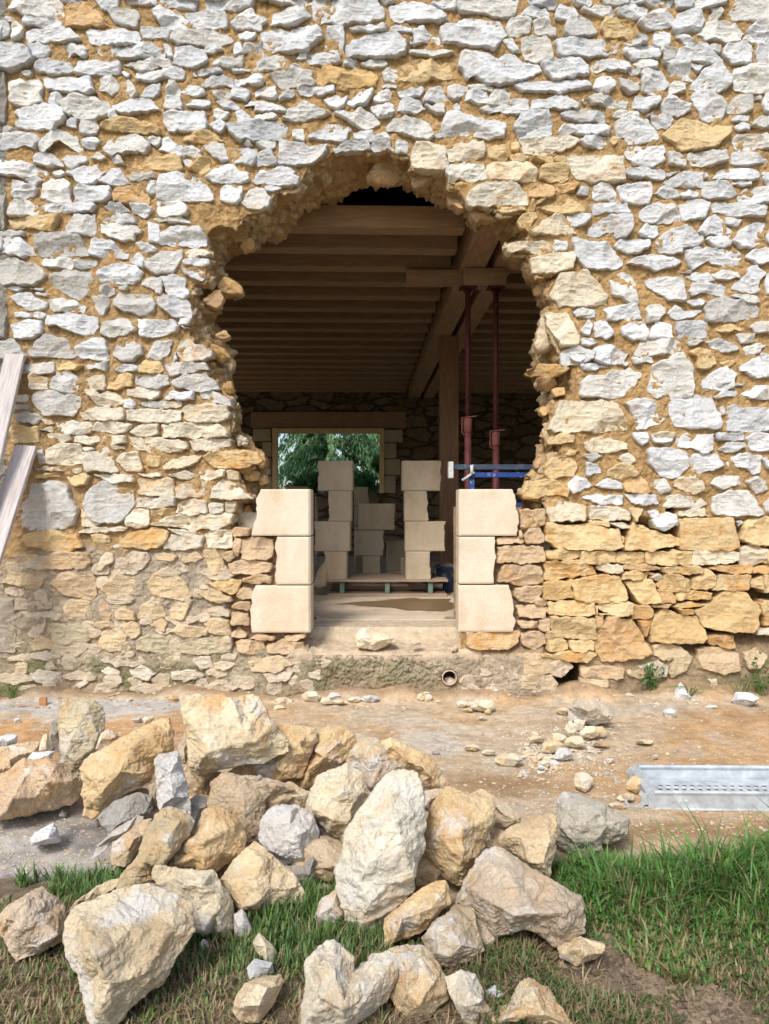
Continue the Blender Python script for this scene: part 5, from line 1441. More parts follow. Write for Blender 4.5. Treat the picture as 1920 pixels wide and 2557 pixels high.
# darker, smoother patch of the floor: a thin skin 4 mm above the slab
def dark_patch_mat():
    m, nt, b = mat('dark_concrete', .35); b.inputs['Base Color'].default_value = (.20, .135, .07, 1); P = posn(nt); bump(nt, b, [(noise(nt, P, 60), .002)]); return m
pts = resample([(-.42,1.55),(-.1,1.75),(.2,1.95),(.62,1.9),(.66,1.3),(.5,1.05),(.2,1.1),(0,1.3),(-.2,1.4)], .02, True)
nn_ = fbm(np.stack([pts[:, 0]*5, pts[:, 1]*5, pts[:, 0]*0], 1), 4, 90)*.05; pts = pts+nn_[:, None]
o = ob('dark_floor_patch', np.stack([pts[:, 0], pts[:, 1], np.full(len(pts), FZ+.004)], 1), [tuple(range(len(pts)))], dark_patch_mat()); tag(o, kind='structure')
ROT = rad(1.72)
fr = empty('timber_ceiling', (0, .82, CZ), ROT); tag(fr, 'oak joist ceiling of the barn seen through the hole, dark towards the back', 'timber ceiling')
# joists run left to right, local frame: x along joist, y into the barn; local origin at the far bottom edge of the first joist
rj = random.Random(3)
def joist(name, x0, x1, y, hz, wd, m):
    b = MB().box(((x0+x1)/2, y, hz/2), (x1-x0, wd, hz), bev=.004); return b.build(name, m, fr, local=True)
for k in range(18):
    y = -.078+k*.45
    joist('joist', -4.6, .62, y+rj.uniform(-.008, .008), .20 if k else .17, .155, M_OAK)
    joist('joist', 1.16, 4.4, y+rj.uniform(-.008, .008), .20, .155, M_OAK)
MB().box((.785, 3.6, .04), (.215, 8.7, .24), bev=.006).build('main_beam', M_OAKY, fr, local=True)
MB().box((1.045, 3.6, .04), (.175, 8.7, .24), bev=.006).build('main_beam', M_OAKY, fr, local=True)
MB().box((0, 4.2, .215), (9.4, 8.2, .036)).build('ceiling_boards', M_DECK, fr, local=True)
po = W(1120, 1278, 3.9)
post = MB().box((0, 0, (CZ-.08-FZ)/2), (.225, .2, CZ-.08-FZ), bev=.008).build('oak_post', M_OAKZ, None, local=True); post.location = (po.x, 3.9, FZ); tag(post, 'thick oak post under the main beams inside the barn', 'post')
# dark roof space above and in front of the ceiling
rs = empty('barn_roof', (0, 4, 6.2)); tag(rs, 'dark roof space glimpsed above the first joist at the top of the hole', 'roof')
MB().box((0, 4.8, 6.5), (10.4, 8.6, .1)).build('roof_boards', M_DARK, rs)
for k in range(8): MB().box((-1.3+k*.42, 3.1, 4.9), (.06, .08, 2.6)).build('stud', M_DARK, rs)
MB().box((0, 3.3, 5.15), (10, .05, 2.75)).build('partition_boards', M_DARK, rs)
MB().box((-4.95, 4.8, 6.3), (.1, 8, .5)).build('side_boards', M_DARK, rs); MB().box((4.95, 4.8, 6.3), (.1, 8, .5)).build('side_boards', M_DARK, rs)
# ---- inner masonry
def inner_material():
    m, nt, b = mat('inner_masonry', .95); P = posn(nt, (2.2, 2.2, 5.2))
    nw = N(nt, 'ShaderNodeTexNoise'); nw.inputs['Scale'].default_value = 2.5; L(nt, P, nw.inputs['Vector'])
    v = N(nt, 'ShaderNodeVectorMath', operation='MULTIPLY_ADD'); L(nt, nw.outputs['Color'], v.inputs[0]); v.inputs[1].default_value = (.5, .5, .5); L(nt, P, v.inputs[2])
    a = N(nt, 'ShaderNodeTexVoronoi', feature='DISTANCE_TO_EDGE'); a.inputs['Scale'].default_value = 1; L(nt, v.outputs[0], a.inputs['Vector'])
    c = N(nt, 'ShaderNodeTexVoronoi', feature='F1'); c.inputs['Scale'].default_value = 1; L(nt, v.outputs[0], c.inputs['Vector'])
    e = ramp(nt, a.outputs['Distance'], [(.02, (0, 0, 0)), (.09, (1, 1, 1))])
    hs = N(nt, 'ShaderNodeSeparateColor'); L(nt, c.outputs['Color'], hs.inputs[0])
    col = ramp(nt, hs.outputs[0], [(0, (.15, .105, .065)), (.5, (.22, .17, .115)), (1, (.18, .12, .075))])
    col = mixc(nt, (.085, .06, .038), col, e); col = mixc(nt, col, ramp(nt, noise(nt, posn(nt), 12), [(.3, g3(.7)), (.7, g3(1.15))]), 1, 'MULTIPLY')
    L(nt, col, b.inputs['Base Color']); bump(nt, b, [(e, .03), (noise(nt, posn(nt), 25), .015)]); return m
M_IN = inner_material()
DFY = 8.6                                    # far wall at 13.6 m from the camera
fw = empty('far_wall', (0, DFY, FZ)); tag(fw, 'dim inner end wall of rubble with one bright window opening', 'stone wall')
a0 = W(681, 1070, DFY); a1 = W(960, 1231, DFY)
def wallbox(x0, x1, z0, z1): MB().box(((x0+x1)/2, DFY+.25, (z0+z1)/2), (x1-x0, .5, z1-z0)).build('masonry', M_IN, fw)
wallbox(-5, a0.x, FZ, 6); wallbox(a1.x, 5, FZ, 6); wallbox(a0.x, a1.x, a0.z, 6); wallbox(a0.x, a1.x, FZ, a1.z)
# dressed stones round the far window
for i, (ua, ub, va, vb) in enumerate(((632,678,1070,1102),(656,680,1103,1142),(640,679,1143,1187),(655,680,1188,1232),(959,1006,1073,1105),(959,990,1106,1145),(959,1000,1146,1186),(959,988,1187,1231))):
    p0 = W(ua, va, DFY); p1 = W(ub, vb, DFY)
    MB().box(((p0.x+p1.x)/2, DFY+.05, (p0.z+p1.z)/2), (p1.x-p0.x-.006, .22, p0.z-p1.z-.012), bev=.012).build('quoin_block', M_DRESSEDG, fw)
MB().box(((a0.x+a1.x)/2, DFY+.04, a0.z+.16), (a1.x-a0.x+.8, .16, .30), bev=.01).build('lintel', M_OAK, fw)
for x in (a0.x+.05, a1.x-.05): MB().box((x, DFY-.02, (a0.z+a1.z)/2), (.09, .14, a0.z-a1.z), bev=.004).build('window_frame', simple('pale_daylit_wood', (.8, .60, .36), .7, .2, 5), fw)  # pale wood, brightened so the colour carries daylight on the frame
MB().box(((a0.x+a1.x)/2, DFY-.02, a0.z-.045), (a1.x-a0.x-.19, .14, .085), bev=.004).build('window_frame', simple('pale_daylit_head', (.8, .60, .36), .7, .2, 5), fw)
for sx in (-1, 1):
    b_ = MB().box((sx*4.75, 1.3, 3.2), (.4, 1.3, 6.2)).box((sx*4.75, 8.3, 3.2), (.4, .4, 6.2)).box((sx*4.75, 5.05, 4.5), (.4, 6.2, 3.6))      # wide unseen opening added in each side wall to let daylight in
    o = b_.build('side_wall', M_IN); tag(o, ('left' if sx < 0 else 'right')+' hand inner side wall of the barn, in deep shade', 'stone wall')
# ---- props and timber headers
def prop(x, y, zt, ztop_tube, label):
    t = empty('steel_prop', (x, y, FZ)); tag(t, label, 'steel prop', 'red steel props under the main beams')
    zc = ztop_tube
    MB().tube([(x, y, FZ+.01), (x, y, zc)], .030, 16).build('outer_tube', M_RED, t, smooth=True)
    inner = MB().tube([(x, y, zc), (x, y, zt-.008)], .0235, 16)
    inner.build('inner_tube', M_RED, t, smooth=True)
    for k in range(12):
        z = zt-.14-k*.105
        if z > zc+.2: MB().tube([(x-.004, y-.0225, z), (x-.004, y-.0245, z)], .0065, 10).build('pin_hole', M_DARK, t)
    MB().tube([(x, y, zc-.10), (x, y, zc-.09), (x, y, zc+.02), (x, y, zc+.03)], [.030, .037, .037, .026], 16).build('collar', M_RUST, t, smooth=True)
    MB().tube([(x-.052, y-.02, zc+.03), (x+.075, y-.04, zc+.042)], .006, 8).tube([(x-.052, y-.02, zc+.03), (x-.054, y-.02, zc-.10), (x-.03, y-.02, zc-.12)], .006, 8).build('pin', M_RUST, t)
    b = MB().box((x, y, zt-.006), (.15, .12, .012)); b.box((x, y, zt-.028), (.075, .006, .034)).build('head_plate', M_RED, t)
    MB().box((x, y, FZ+.006), (.13, .13, .012)).build('base_plate', M_RED, t)
yb = 1.42; Dp = WD+yb; zt = CZ-.085-.147
p1x = (1168-960)*Dp/F; p2x = (1238-960)*Dp/F
prop(p1x, yb, zt, EYE-(1052-1278)*Dp/F, 'left one of the two red steel props, holding the timber header')
prop(p2x, yb, zt, EYE-(1086-1278)*Dp/F, 'right one of the two red steel props, further from the oak post')
o = MB().box((0, 0, 0), (.372, .16, .145), bev=.004).build('timber_header', M_OAK, None); o.location = ((1208-960)*Dp/F, yb, zt+.0735); tag(o, 'short oak block resting on both red steel props under the beams', 'timber block')
o = MB().box((0, 0, 0), (.56, .12, .115), bev=.004).build('timber_header', M_OAK, None); o.location = ((1092-960)*(Dp+.14)/F, yb+.16, EYE-(693-1278)*(Dp+.14)/F+.002); tag(o, 'paler oak block butting against the left end of the block on the props', 'timber block')
# ---- blue trestle
yt = .95; Dt = WD+yt
def wt(u, v): return ((u-960)*Dt/F, EYE-(v-1278)*Dt/F)
x0, z0 = wt(1119, 1153); x1, z1 = wt(1131, 1194)
tr = empty('scaffold_trestle', (1.2, yt, FZ)); tag(tr, 'blue steel trestle behind the right jamb with a paint splashed end plate', 'trestle')
MB().box(((x0+x1)/2, yt, (z0+z1)/2), (x1-x0, .09, z0-z1), bev=.003).build('end_plate', M_WHITEPAINT, tr)
xa, za = wt(1132, 1166)
MB().box(((xa+2.2)/2, yt, za), (2.2-xa, .045, .042), bev=.003).build('top_rail', M_DARKBLUE, tr)
xb, zb = wt(1171, 1186)
MB().box(((xb+2.2)/2, yt-.02, zb), (2.2-xb, .045, .040), bev=.003).build('lower_rail', M_BLUE, tr)
xc, _ = wt(1177, 1200)
for xx in (xc, xc+.62, xc+1.1): MB().box((xx, yt-.01, (zb+.02+FZ)/2), (.042, .042, zb-.02-FZ), bev=.003).build('leg', M_BLUE, tr)
MB().box((xc+.45, yt, zb-.24), (.9, .03, .03)).build('brace', M_BLUE, tr)
xd, zd_ = wt(1152, 1200); xe, ze = wt(1182, 1180); xf, zf = wt(1176, 1162)
MB().tube([(xd, yt-.06, zd_), (xe, yt-.055, ze)], .011, 10).tube([(xf, yt-.055, zf), (xf, yt-.055, ze-.02)], .014, 10).build('handle', M_WHITEPAINT, tr, smooth=True)
# ---- pallet
PY = 2.12
pal = empty('pallet', (0, PY+.4, FZ)); tag(pal, 'wooden pallet on the barn floor carrying the two stacks of blocks', 'pallet')
Dq = WD+PY; pxl = (815-960)*Dq/F; pxr = (1119-960)*Dq/F; pw = pxr-pxl; pcx = (pxl+pxr)/2
for k in range(7): MB().box((pcx, PY+.05+k*.115, FZ+.152), (pw, .088, .020), bev=.002).build('slat', M_PALLET, pal)
for xx in (pxl+.15, pcx, pxr-.17): MB().box((xx, PY+.42, FZ+.083), (.045, .78, .112)).build('runner', M_PALG, pal)
for k in range(4): MB().box((pcx, PY+.06+k*.23, FZ+.014), (pw-.02, .10, .022)).build('bottom_board', M_PALLET, pal)
MB().box((pcx, PY+.30, FZ+.07), (pw-.06, .02, .06)).build('inner_board', M_PALLET, pal)
# ---- stacked blocks
ys_ = PY+.08; Ds = WD+ys_
PT = FZ+.164
def block(u0, u1, v0, v1, y, label, depth=.30, m=None, group=None, base=None):
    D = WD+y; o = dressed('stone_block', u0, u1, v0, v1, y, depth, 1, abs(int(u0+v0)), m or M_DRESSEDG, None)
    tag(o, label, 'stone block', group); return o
gl = 'left stack on the pallet'; gr_ = 'right stack on the pallet'
v_ = [1449.5, 1375.5, 1300.5, 1224.5, 1149]
block(866, 809, v_[1]+1, v_[0], ys_, 'bottom narrow block of the left stack on the pallet', group=gl)
block(874, 786, v_[2]+1, v_[1], ys_, 'wide block second from the bottom in the left stack on the pallet', group=gl)
block(878, 821, v_[3]+1, v_[2], ys_, 'narrow block third from the bottom in the left stack on the pallet', group=gl)
block(881, 794, v_[4]+1, v_[3], ys_, 'wide block crowning the left stack on the pallet', group=gl)
block(1013, 1074, v_[1]+1, v_[0], ys_, 'bottom narrow block of the right stack on the pallet', group=gr_)
block(1011, 1111, v_[2]+1, v_[1], ys_, 'wide block second from the bottom in the right stack on the pallet', group=gr_)
block(1009, 1067, v_[3]+1, v_[2], ys_, 'narrow block third from the bottom in the right stack on the pallet', group=gr_)
block(1003, 1101, v_[4]+1, v_[3], ys_, 'wide block crowning the right stack on the pallet', group=gr_)
gm = 'blocks standing behind the pallet'
yb2 = 3.3
block(905, 948, 1388, 1464, yb2, 'small rough block at the foot of the middle pile behind the pallet', .26, group=gm)
block(885, 958, 1323.5, 1387, yb2, 'second block of the middle pile behind the pallet', .3, group=gm)
block(894, 985, 1257, 1322.5, yb2-.02, 'wide top block of the middle pile behind the pallet', .3, group=gm)
yb3 = 4.3
for i, (a, b) in enumerate(((1215, 1262), (1263, 1312), (1313, 1362), (1363, 1440))):
    block(884, 919, a+.5, b, yb3, ['top block', 'second block', 'third block', 'lowest block'][i]+' of the tall narrow pile far behind the pallet', .3, group=gm)
block(965, 1012, 1350, 1437, 3.9, 'shadowed block between the middle pile and the right stack', .3, group=gm)
block(1001, 1012, 1392, 1448, 2.95, 'thin block edge just left of the right stack', .3, group=gm)
block(712, 768, 1214, 1420, 5.6, 'big slab like block far back under the left half of the window', .3, group=gm)
block(786, 792, 1238, 1400, 4.6, 'thin pale slab standing on edge behind the left stack', .3, group=gm)
o = MB().box((0, 0, 0), (.34, .28, .05), Matrix.Rotation(rad(6), 4, 'Y'), bev=.008).box((.03, .02, .045), (.28, .22, .035), Matrix.Rotation(rad(-5), 4, 'Y')@Matrix.Rotation(.4, 4, 'Z'), bev=.006).build('flat_slab', M_DRESSEDG); p = W(1000, 1407, 3.3); o.location = (p.x, 3.3, FZ+.10); tag(o, 'broken flat slab lying behind the pallet beside the right stack', 'stone slab')
o = MB().box((0, 0, 0), (.5, .4, .12), bev=.01).build('stone_slab', M_DRESSEDG); o.location = (p.x, 3.3, FZ+.06); tag(o, 'low slab under the broken flat slab behind the pallet', 'stone slab')
# ---- bucket
Db = WD+2.55; bx = (1117-960)*Db/F
bk = empty('bucket', (bx, 2.55, FZ)); tag(bk, 'dirty blue bucket standing at the foot of the oak post beside the pallet', 'bucket')
r0, r1, hb = .098, .118, .27; n_ = 32; vs = []; 
for (r_, z_) in ((r0-.01, .0), (r0, .004), (r1, hb-.03), (r1+.005, hb-.028), (r1+.006, hb), (r1-.003, hb), (r1-.006, hb-.03), (r0, .03)): vs.append([(bx+r_*math.cos(2*math.pi*k/n_), 2.55+r_*math.sin(2*math.pi*k/n_), FZ+z_) for k in range(n_)])
mb = MB().add([v for R_ in vs for v in R_], [(i*n_+k, i*n_+(k+1) % n_, (i+1)*n_+(k+1) % n_, (i+1)*n_+k) for i in range(7) for k in range(n_)]+[tuple(range(n_))[::-1]]); mb.build('body', M_BUCKET, bk, smooth=True)
fill = []; 
for i, r_ in enumerate((.112, .08, .045, .0001)): fill += [(bx+r_*math.cos(2*math.pi*k/n_), 2.55+r_*math.sin(2*math.pi*k/n_), FZ+hb-.03+.022*i+random.Random(i*40+k).uniform(-.008, .008)) for k in range(n_)]
MB().add(fill, [(i*n_+k, i*n_+(k+1) % n_, (i+1)*n_+(k+1) % n_, (i+1)*n_+k) for i in range(3) for k in range(n_)]).build('rubble_fill', M_CONC, bk)
MB().tube([(bx+(.124)*math.cos(t), 2.55-.124*abs(math.sin(t))*.25-.02, FZ+hb-.04-.10*math.sin(t)) for t in np.linspace(0, math.pi, 16)], .0025, 6).build('handle', M_GALV, bk)
# ================================================================= BEYOND THE WINDOW
def leafmat(name, c0, c1):
    m, nt, b = mat(name, .6); at = N(nt, 'ShaderNodeAttribute', attribute_name='tint'); L(nt, at.outputs['Color'], b.inputs['Base Color'])
    tr = N(nt, 'ShaderNodeBsdfTranslucent'); L(nt, at.outputs['Color'], tr.inputs[0]); mx = N(nt, 'ShaderNodeMixShader'); mx.inputs[0].default_value = .3
    L(nt, b.outputs[0], mx.inputs[1]); L(nt, tr.outputs[0], mx.inputs[2]); L(nt, mx.outputs[0], nt.nodes['Material Output'].inputs[0]); return m
M_LEAF = leafmat('leaves', 0, 0)
def leaves(name, parent, centres, size, base, seed, elong=1.6, droop=0, asp=None):
    r = np.random.default_rng(seed); n = len(centres)
    a = r.normal(0, 1, (n, 3)); a[:, 2] -= droop; a /= np.linalg.norm(a, axis=1)[:, None]
    if asp is not None: a = asp
    b = np.cross(a, r.normal(0, 1, (n, 3))); b /= np.linalg.norm(b, axis=1)[:, None]
    s = size*r.uniform(.6, 1.3, n)[:, None]; V = np.stack([centres-a*s*elong*.5, centres+b*s*.35, centres+a*s*elong*.5, centres-b*s*.35], 1).reshape(-1, 3)
    c = np.array(base)*r.uniform(.55, 1.5, n)[:, None]*(1+r.normal(0, .08, (n, 3))); C = np.repeat(c, 4, 0)
    return ob(name, V, np.arange(4*n).reshape(-1, 4), M_LEAF, parent, colors=np.clip(C, 0, 1))
TY = 13.5
ct = empty('cedar_tree', (-1.6, TY, 0)); tag(ct, 'blue green cedar with drooping branches outside, filling the left of the far window', 'tree')
mb = MB().tube([(-1.5, TY, -.2), (-1.45, TY, 2), (-1.4, TY, 4), (-1.4, TY, 7)], [.14, .11, .08, .03], 10); mb.build('trunk', M_BARK, ct)
r = np.random.default_rng(4); cen = []; ax = []; mb = MB()
for k in range(90):
    z = r.uniform(2.0, 7); ang = r.uniform(0, 6.28); Lb = r.uniform(1.0, 2.4); base = np.array([-1.42, TY, z]); d = np.array([math.cos(ang), math.sin(ang), 0])
    for t in np.linspace(.1, 1, 26):
        p = base+d*Lb*t+np.array([0, 0, .35*t-.95*t*t*(.6+.3*Lb)])
        for j in range(16):
            q_ = p+r.normal(0, .05, 3)+np.array([0, 0, -r.uniform(0, .32)*t]); cen.append(q_); v = d*.5+np.array([0, 0, -1.2])+r.normal(0, .35, 3); ax.append(v/np.linalg.norm(v))
    mb.tube([tuple(base+d*Lb*t+np.array([0, 0, .35*t-.95*t*t*(.6+.3*Lb)])) for t in np.linspace(0, 1, 6)], [.022, .018, .014, .01, .006, .003], 5, False)
mb.build('limbs', M_BARK, ct)
leaves('crown', ct, np.array(cen), .055, (.24, .42, .21), 5, 2.4, asp=np.array(ax))
def shrub(name, x, y, z, R_, n, base, label, seed, sz=.075):
    s = empty(name, (x, y, 0)); tag(s, label, 'shrub' if 'shrub' in name else 'tree', 'greenery outside the far window')
    r = np.random.default_rng(seed); K = 34; cl = r.normal(0, .45, (K, 3))*np.array(R_)+np.array([x, y, z]); cr = r.uniform(.18, .5, K)
    k = r.integers(0, K, n); d = r.normal(0, 1, (n, 3)); d /= np.linalg.norm(d, axis=1)[:, None]
    c = cl[k]+d*(cr[k]*r.uniform(.55, 1, n))[:, None]
    mb = MB()
    for j in range(9): mb.tube([(x+r.uniform(-.1, .1), y, 0), tuple(cl[j]*.5+np.array([x, y, 0])*.5+np.array([0, 0, .1])), tuple(cl[j])], [.035, .02, .006], 6, False)
    mb.build('stems', M_BARK, s); leaves('crown', s, c, sz, base, seed+1, 1.5)
shrub('laurel_shrub', -.75, 11.3, 1.2, (1.3, .6, 1.1), 26000, (.10, .20, .065), 'dark glossy leafy shrub outside under the cedar branches', 11)
shrub('laurel_shrub', .75, 11.8, 1.3, (1.1, .6, 1.5), 26000, (.12, .24, .06), 'mid green leafy shrub outside at the right of the far window', 21)
shrub('laurel_shrub', -2.2, 11.6, 1.0, (1.1, .6, 1.0), 20000, (.05, .11, .03), 'dark green shrub outside at the left edge of the far window', 31)
shrub('leafy_tree', 1.6, 15.5, 3.4, (2.2, 1, 2.6), 34000, (.09, .19, .05), 'light green leafy tree further off at the upper right of the far window', 41, .11)
shrub('leafy_tree', -2.8, 16.5, 3.6, (3.6, 1, 3.6), 70000, (.035, .075, .028), 'dark leafy tree furthest off behind the cedar', 51, .2)
shrub('leafy_tree', 1.5, 18.5, 2.6, (3.4, 1, 3.4), 34000, (.035, .075, .028), 'dark leafy tree furthest off behind the light green one', 61, .2)
# ================================================================= GROUND
def gheight(x, y):
    P = np.stack([x, y, x*0], 1)
    h = fbm(P*1.1, 3, 101)*.018+fbm(P*5, 3, 102)*.007
    h = h+np.clip((y+.16)/.16, 0, 1)*.05*(1+fbm(P*3, 2, 104))        # spoil banked against the wall foot
    rut = np.exp(-((y+1.75+(x-1.0)*.10)/.10)**2)*np.clip((x-.2)*3, 0, 1)*.012; h = h-rut
    h = h+np.clip((-2.35-y), 0, 3)*.015
    far = np.clip((np.hypot(x, y+2)-6)/10, 0, 1); return h*(1-far)
def axis(a, b, step, far, grow=1.25):
    c = list(np.arange(a, b, step)); s = step; L_ = c[0]; R_ = c[-1]; lo = []; hi = []
    while L_ > -far: s *= grow; L_ -= s; lo.append(L_)
    s = step
    while R_ < far: s *= grow; R_ += s; hi.append(R_)
    return np.array(lo[::-1]+c+hi)
gxa = axis(-2.9, 2.9, .011, 150); gya = axis(-3.7, .12, .011, 150)
XX, YY = np.meshgrid(gxa, gya); XX = XX.ravel(); YY = YY.ravel(); hz = gheight(XX, YY)
P = np.stack([XX, YY, XX*0], 1)
near = np.clip(4-np.hypot(XX, YY+2), 0, 1)
hz = hz+near*(fbm(P*30, 3, 103)*.0022+ridged(P*9, 2, 109)*.0015)
D_ = WD+YY; uu = 960+XX*F/np.maximum(D_, .3); vv = 1278+EYE*F/np.maximum(D_, .3)
n1 = fbm(P*2.2, 4, 110); n2 = fbm(P*7, 4, 111)
tan = np.array([.575, .455, .31]); oran = np.array([.53, .345, .18]); pale = np.array([.56, .49, .39]); grey = np.array([.42, .40, .37]); soil = np.array([.19, .145, .095]); sand = np.array([.36, .235, .12])
C = np.tile(tan, (len(XX), 1))
def bl(m, c):
    global C
    m = np.clip(m, 0, 1)[:, None]; C = C*(1-m)+c*m
bl((n1+.05)*1.5, oran*.8+tan*.2)
bl(np.clip((uu-1480)/150+n1, 0, 1)*np.clip((vv-1760)/20, 0, 1)*np.clip((2010-vv)/60, 0, 1), oran)
bl(np.clip((520-uu)/120+n1, 0, 1)*np.clip((vv-1795)/12, 0, 1)*np.clip((1930-vv)/40, 0, 1), oran*np.array([1, .92, .85]))
bl(np.exp(-((uu-1080)/240)**2-((vv-1850)/55)**2)*1.2+n2*.5-.2, pale)
bl(np.clip((1793-vv+n2*14)/14, 0, 1)*np.clip((vv-1748)/8, 0, 1)*np.clip((560-uu+n1*160)/100, 0, 1), grey*1.2)
bl(np.exp(-((uu-1600)/130)**2-((vv-1775)/9)**2)*1.3+n2*.3-.15, pale)
bl(np.clip((vv-1990)/40, 0, 1)*np.clip((560-uu)/100+n1*.6, 0, 1), grey*.95+tan*.1)
bl(np.exp(-((uu-225)/75)**2-((vv-2090)/40)**2)*1.5+n2*.5-.2, grey*.55)
bl(np.exp(-((uu-1260)/230)**2-((vv-1965)/38)**2)*1.5+n1*.4-.3, sand*1.15)
bl(np.exp(-((uu-1750)/330)**2-((vv-2075)/26)**2)*1.4+n1*.4-.3, sand)
grassline = np.interp(uu, [0, 300, 560, 640, 1340, 1400, 1600, 1920], [2175, 2160, 2185, 2270, 2220, 2150, 2150, 2130])
bl((vv-grassline+n2*16-4)/14, soil)
bl(np.clip((vv-2395+n1*40)/30, 0, 1)*np.clip((uu-1180)/100, 0, 1), soil*1.6)
bl(np.exp(-((uu-850)/110)**2-((vv-2530)/50)**2)*1.3+n2*.4-.2, pale*.8)
bl(np.clip((YY+.10)/.06+n2*.6, 0, 1)*(YY < .1), np.array([.36, .25, .145]))
C = C*(1+.16*n2[:, None]+.10*n1[:, None])
farm = np.clip((np.hypot(XX, YY)-7)/6, 0, 1)[:, None]; C = C*(1-farm)+np.array([.10, .12, .05])*farm
idn = np.arange(len(XX)).reshape(len(gya), len(gxa)); q = np.stack([idn[:-1, :-1], idn[:-1, 1:], idn[1:, 1:], idn[1:, :-1]], -1).reshape(-1, 4)
o = ob('ground', np.stack([XX, YY, hz], 1), q, M_GROUND, smooth=True, colors=np.clip(C, .01, 1)); tag(o, kind='structure')
def gh(x, y): return float(gheight(np.array([x]), np.array([y]))[0])

# ================================================================= ROCKS
RC = {'c': (.76, .66, .47, .5), 'p': (.64, .50, .35, .9), 'b': (.72, .58, .375, .6), 'y': (.58, .50, .33, .6), 'g': (.38, .36, .32, .15), 'o': (.72, .545, .31, .85), 'k': (.76, .63, .42, 1.),
      't': (.52, .41, .27, .5), 'w': (.66, .64, .60, .15), 'W': (.74, .74, .73, .02), 'd': (.60, .48, .33, .5), 'K': (.76, .69, .54, .45), 'G': (.56, .51, .41, .35), 'P': (.64, .52, .38, .6)}
camp = Vector((0, -WD, EYE))
def vnormals(V, T):
    n_ = np.cross(V[T[:, 1]]-V[T[:, 0]], V[T[:, 2]]-V[T[:, 0]]); N_ = np.zeros_like(V)
    for j in range(3):
        for a_ in range(3): N_[:, a_] += np.bincount(T[:, j], n_[:, a_], len(V))
    return N_/(np.linalg.norm(N_, axis=1)[:, None]+1e-12)
def refine(V, T, Lmax, r, amp):
    """split every edge longer than Lmax; new points are pushed off the facet by amp times the edge length"""
    for _ in range(9):
        E = np.sort(np.concatenate([T[:, [0, 1]], T[:, [1, 2]], T[:, [2, 0]]]), 1); key = E[:, 0]*np.int64(len(V))+E[:, 1]
        uk, inv = np.unique(key, return_inverse=True); ea, eb = uk // len(V), uk % len(V); ln_ = np.linalg.norm(V[ea]-V[eb], axis=1); mk = ln_ > Lmax
        if not mk.any(): break
        N_ = vnormals(V, T); mid_i = np.full(len(uk), -1); mid_i[mk] = len(V)+np.arange(mk.sum())
        nm = N_[ea[mk]]+N_[eb[mk]]; nm /= np.linalg.norm(nm, axis=1)[:, None]+1e-9
        P_ = (V[ea[mk]]+V[eb[mk]])/2+nm*(r.normal(0, 1, mk.sum()).clip(-1.8, 1.4)*amp*ln_[mk])[:, None]; V = np.concatenate([V, P_])
        n_ = len(T); M = np.stack([mid_i[inv[:n_]], mid_i[inv[n_:2*n_]], mid_i[inv[2*n_:]]], 1); cnt = (M >= 0).sum(1); out = [T[cnt == 0]]
        t, m = T[cnt == 3], M[cnt == 3]
        if len(t): out += [np.stack([t[:, 0], m[:, 0], m[:, 2]], 1), np.stack([m[:, 0], t[:, 1], m[:, 1]], 1), np.stack([m[:, 2], m[:, 1], t[:, 2]], 1), m]
        for c_ in (1, 2):
            t, m = T[cnt == c_], M[cnt == c_]
            if not len(t): continue
            k_ = np.argmax(m >= 0, 1) if c_ == 1 else (np.argmin(m >= 0, 1)+1) % 3
            i_ = np.arange(len(t)); g = lambda A_, o_: A_[i_, (k_+o_) % 3]
            v0, v1, v2 = g(t, 0), g(t, 1), g(t, 2); m0, m1 = g(m, 0), g(m, 1)
            if c_ == 1: out += [np.stack([v0, m0, v2], 1), np.stack([m0, v1, v2], 1)]
            else: out += [np.stack([m0, v1, m1], 1), np.stack([v0, m0, m1], 1), np.stack([v0, m1, v2], 1)]
        T = np.concatenate(out)
    return V, T
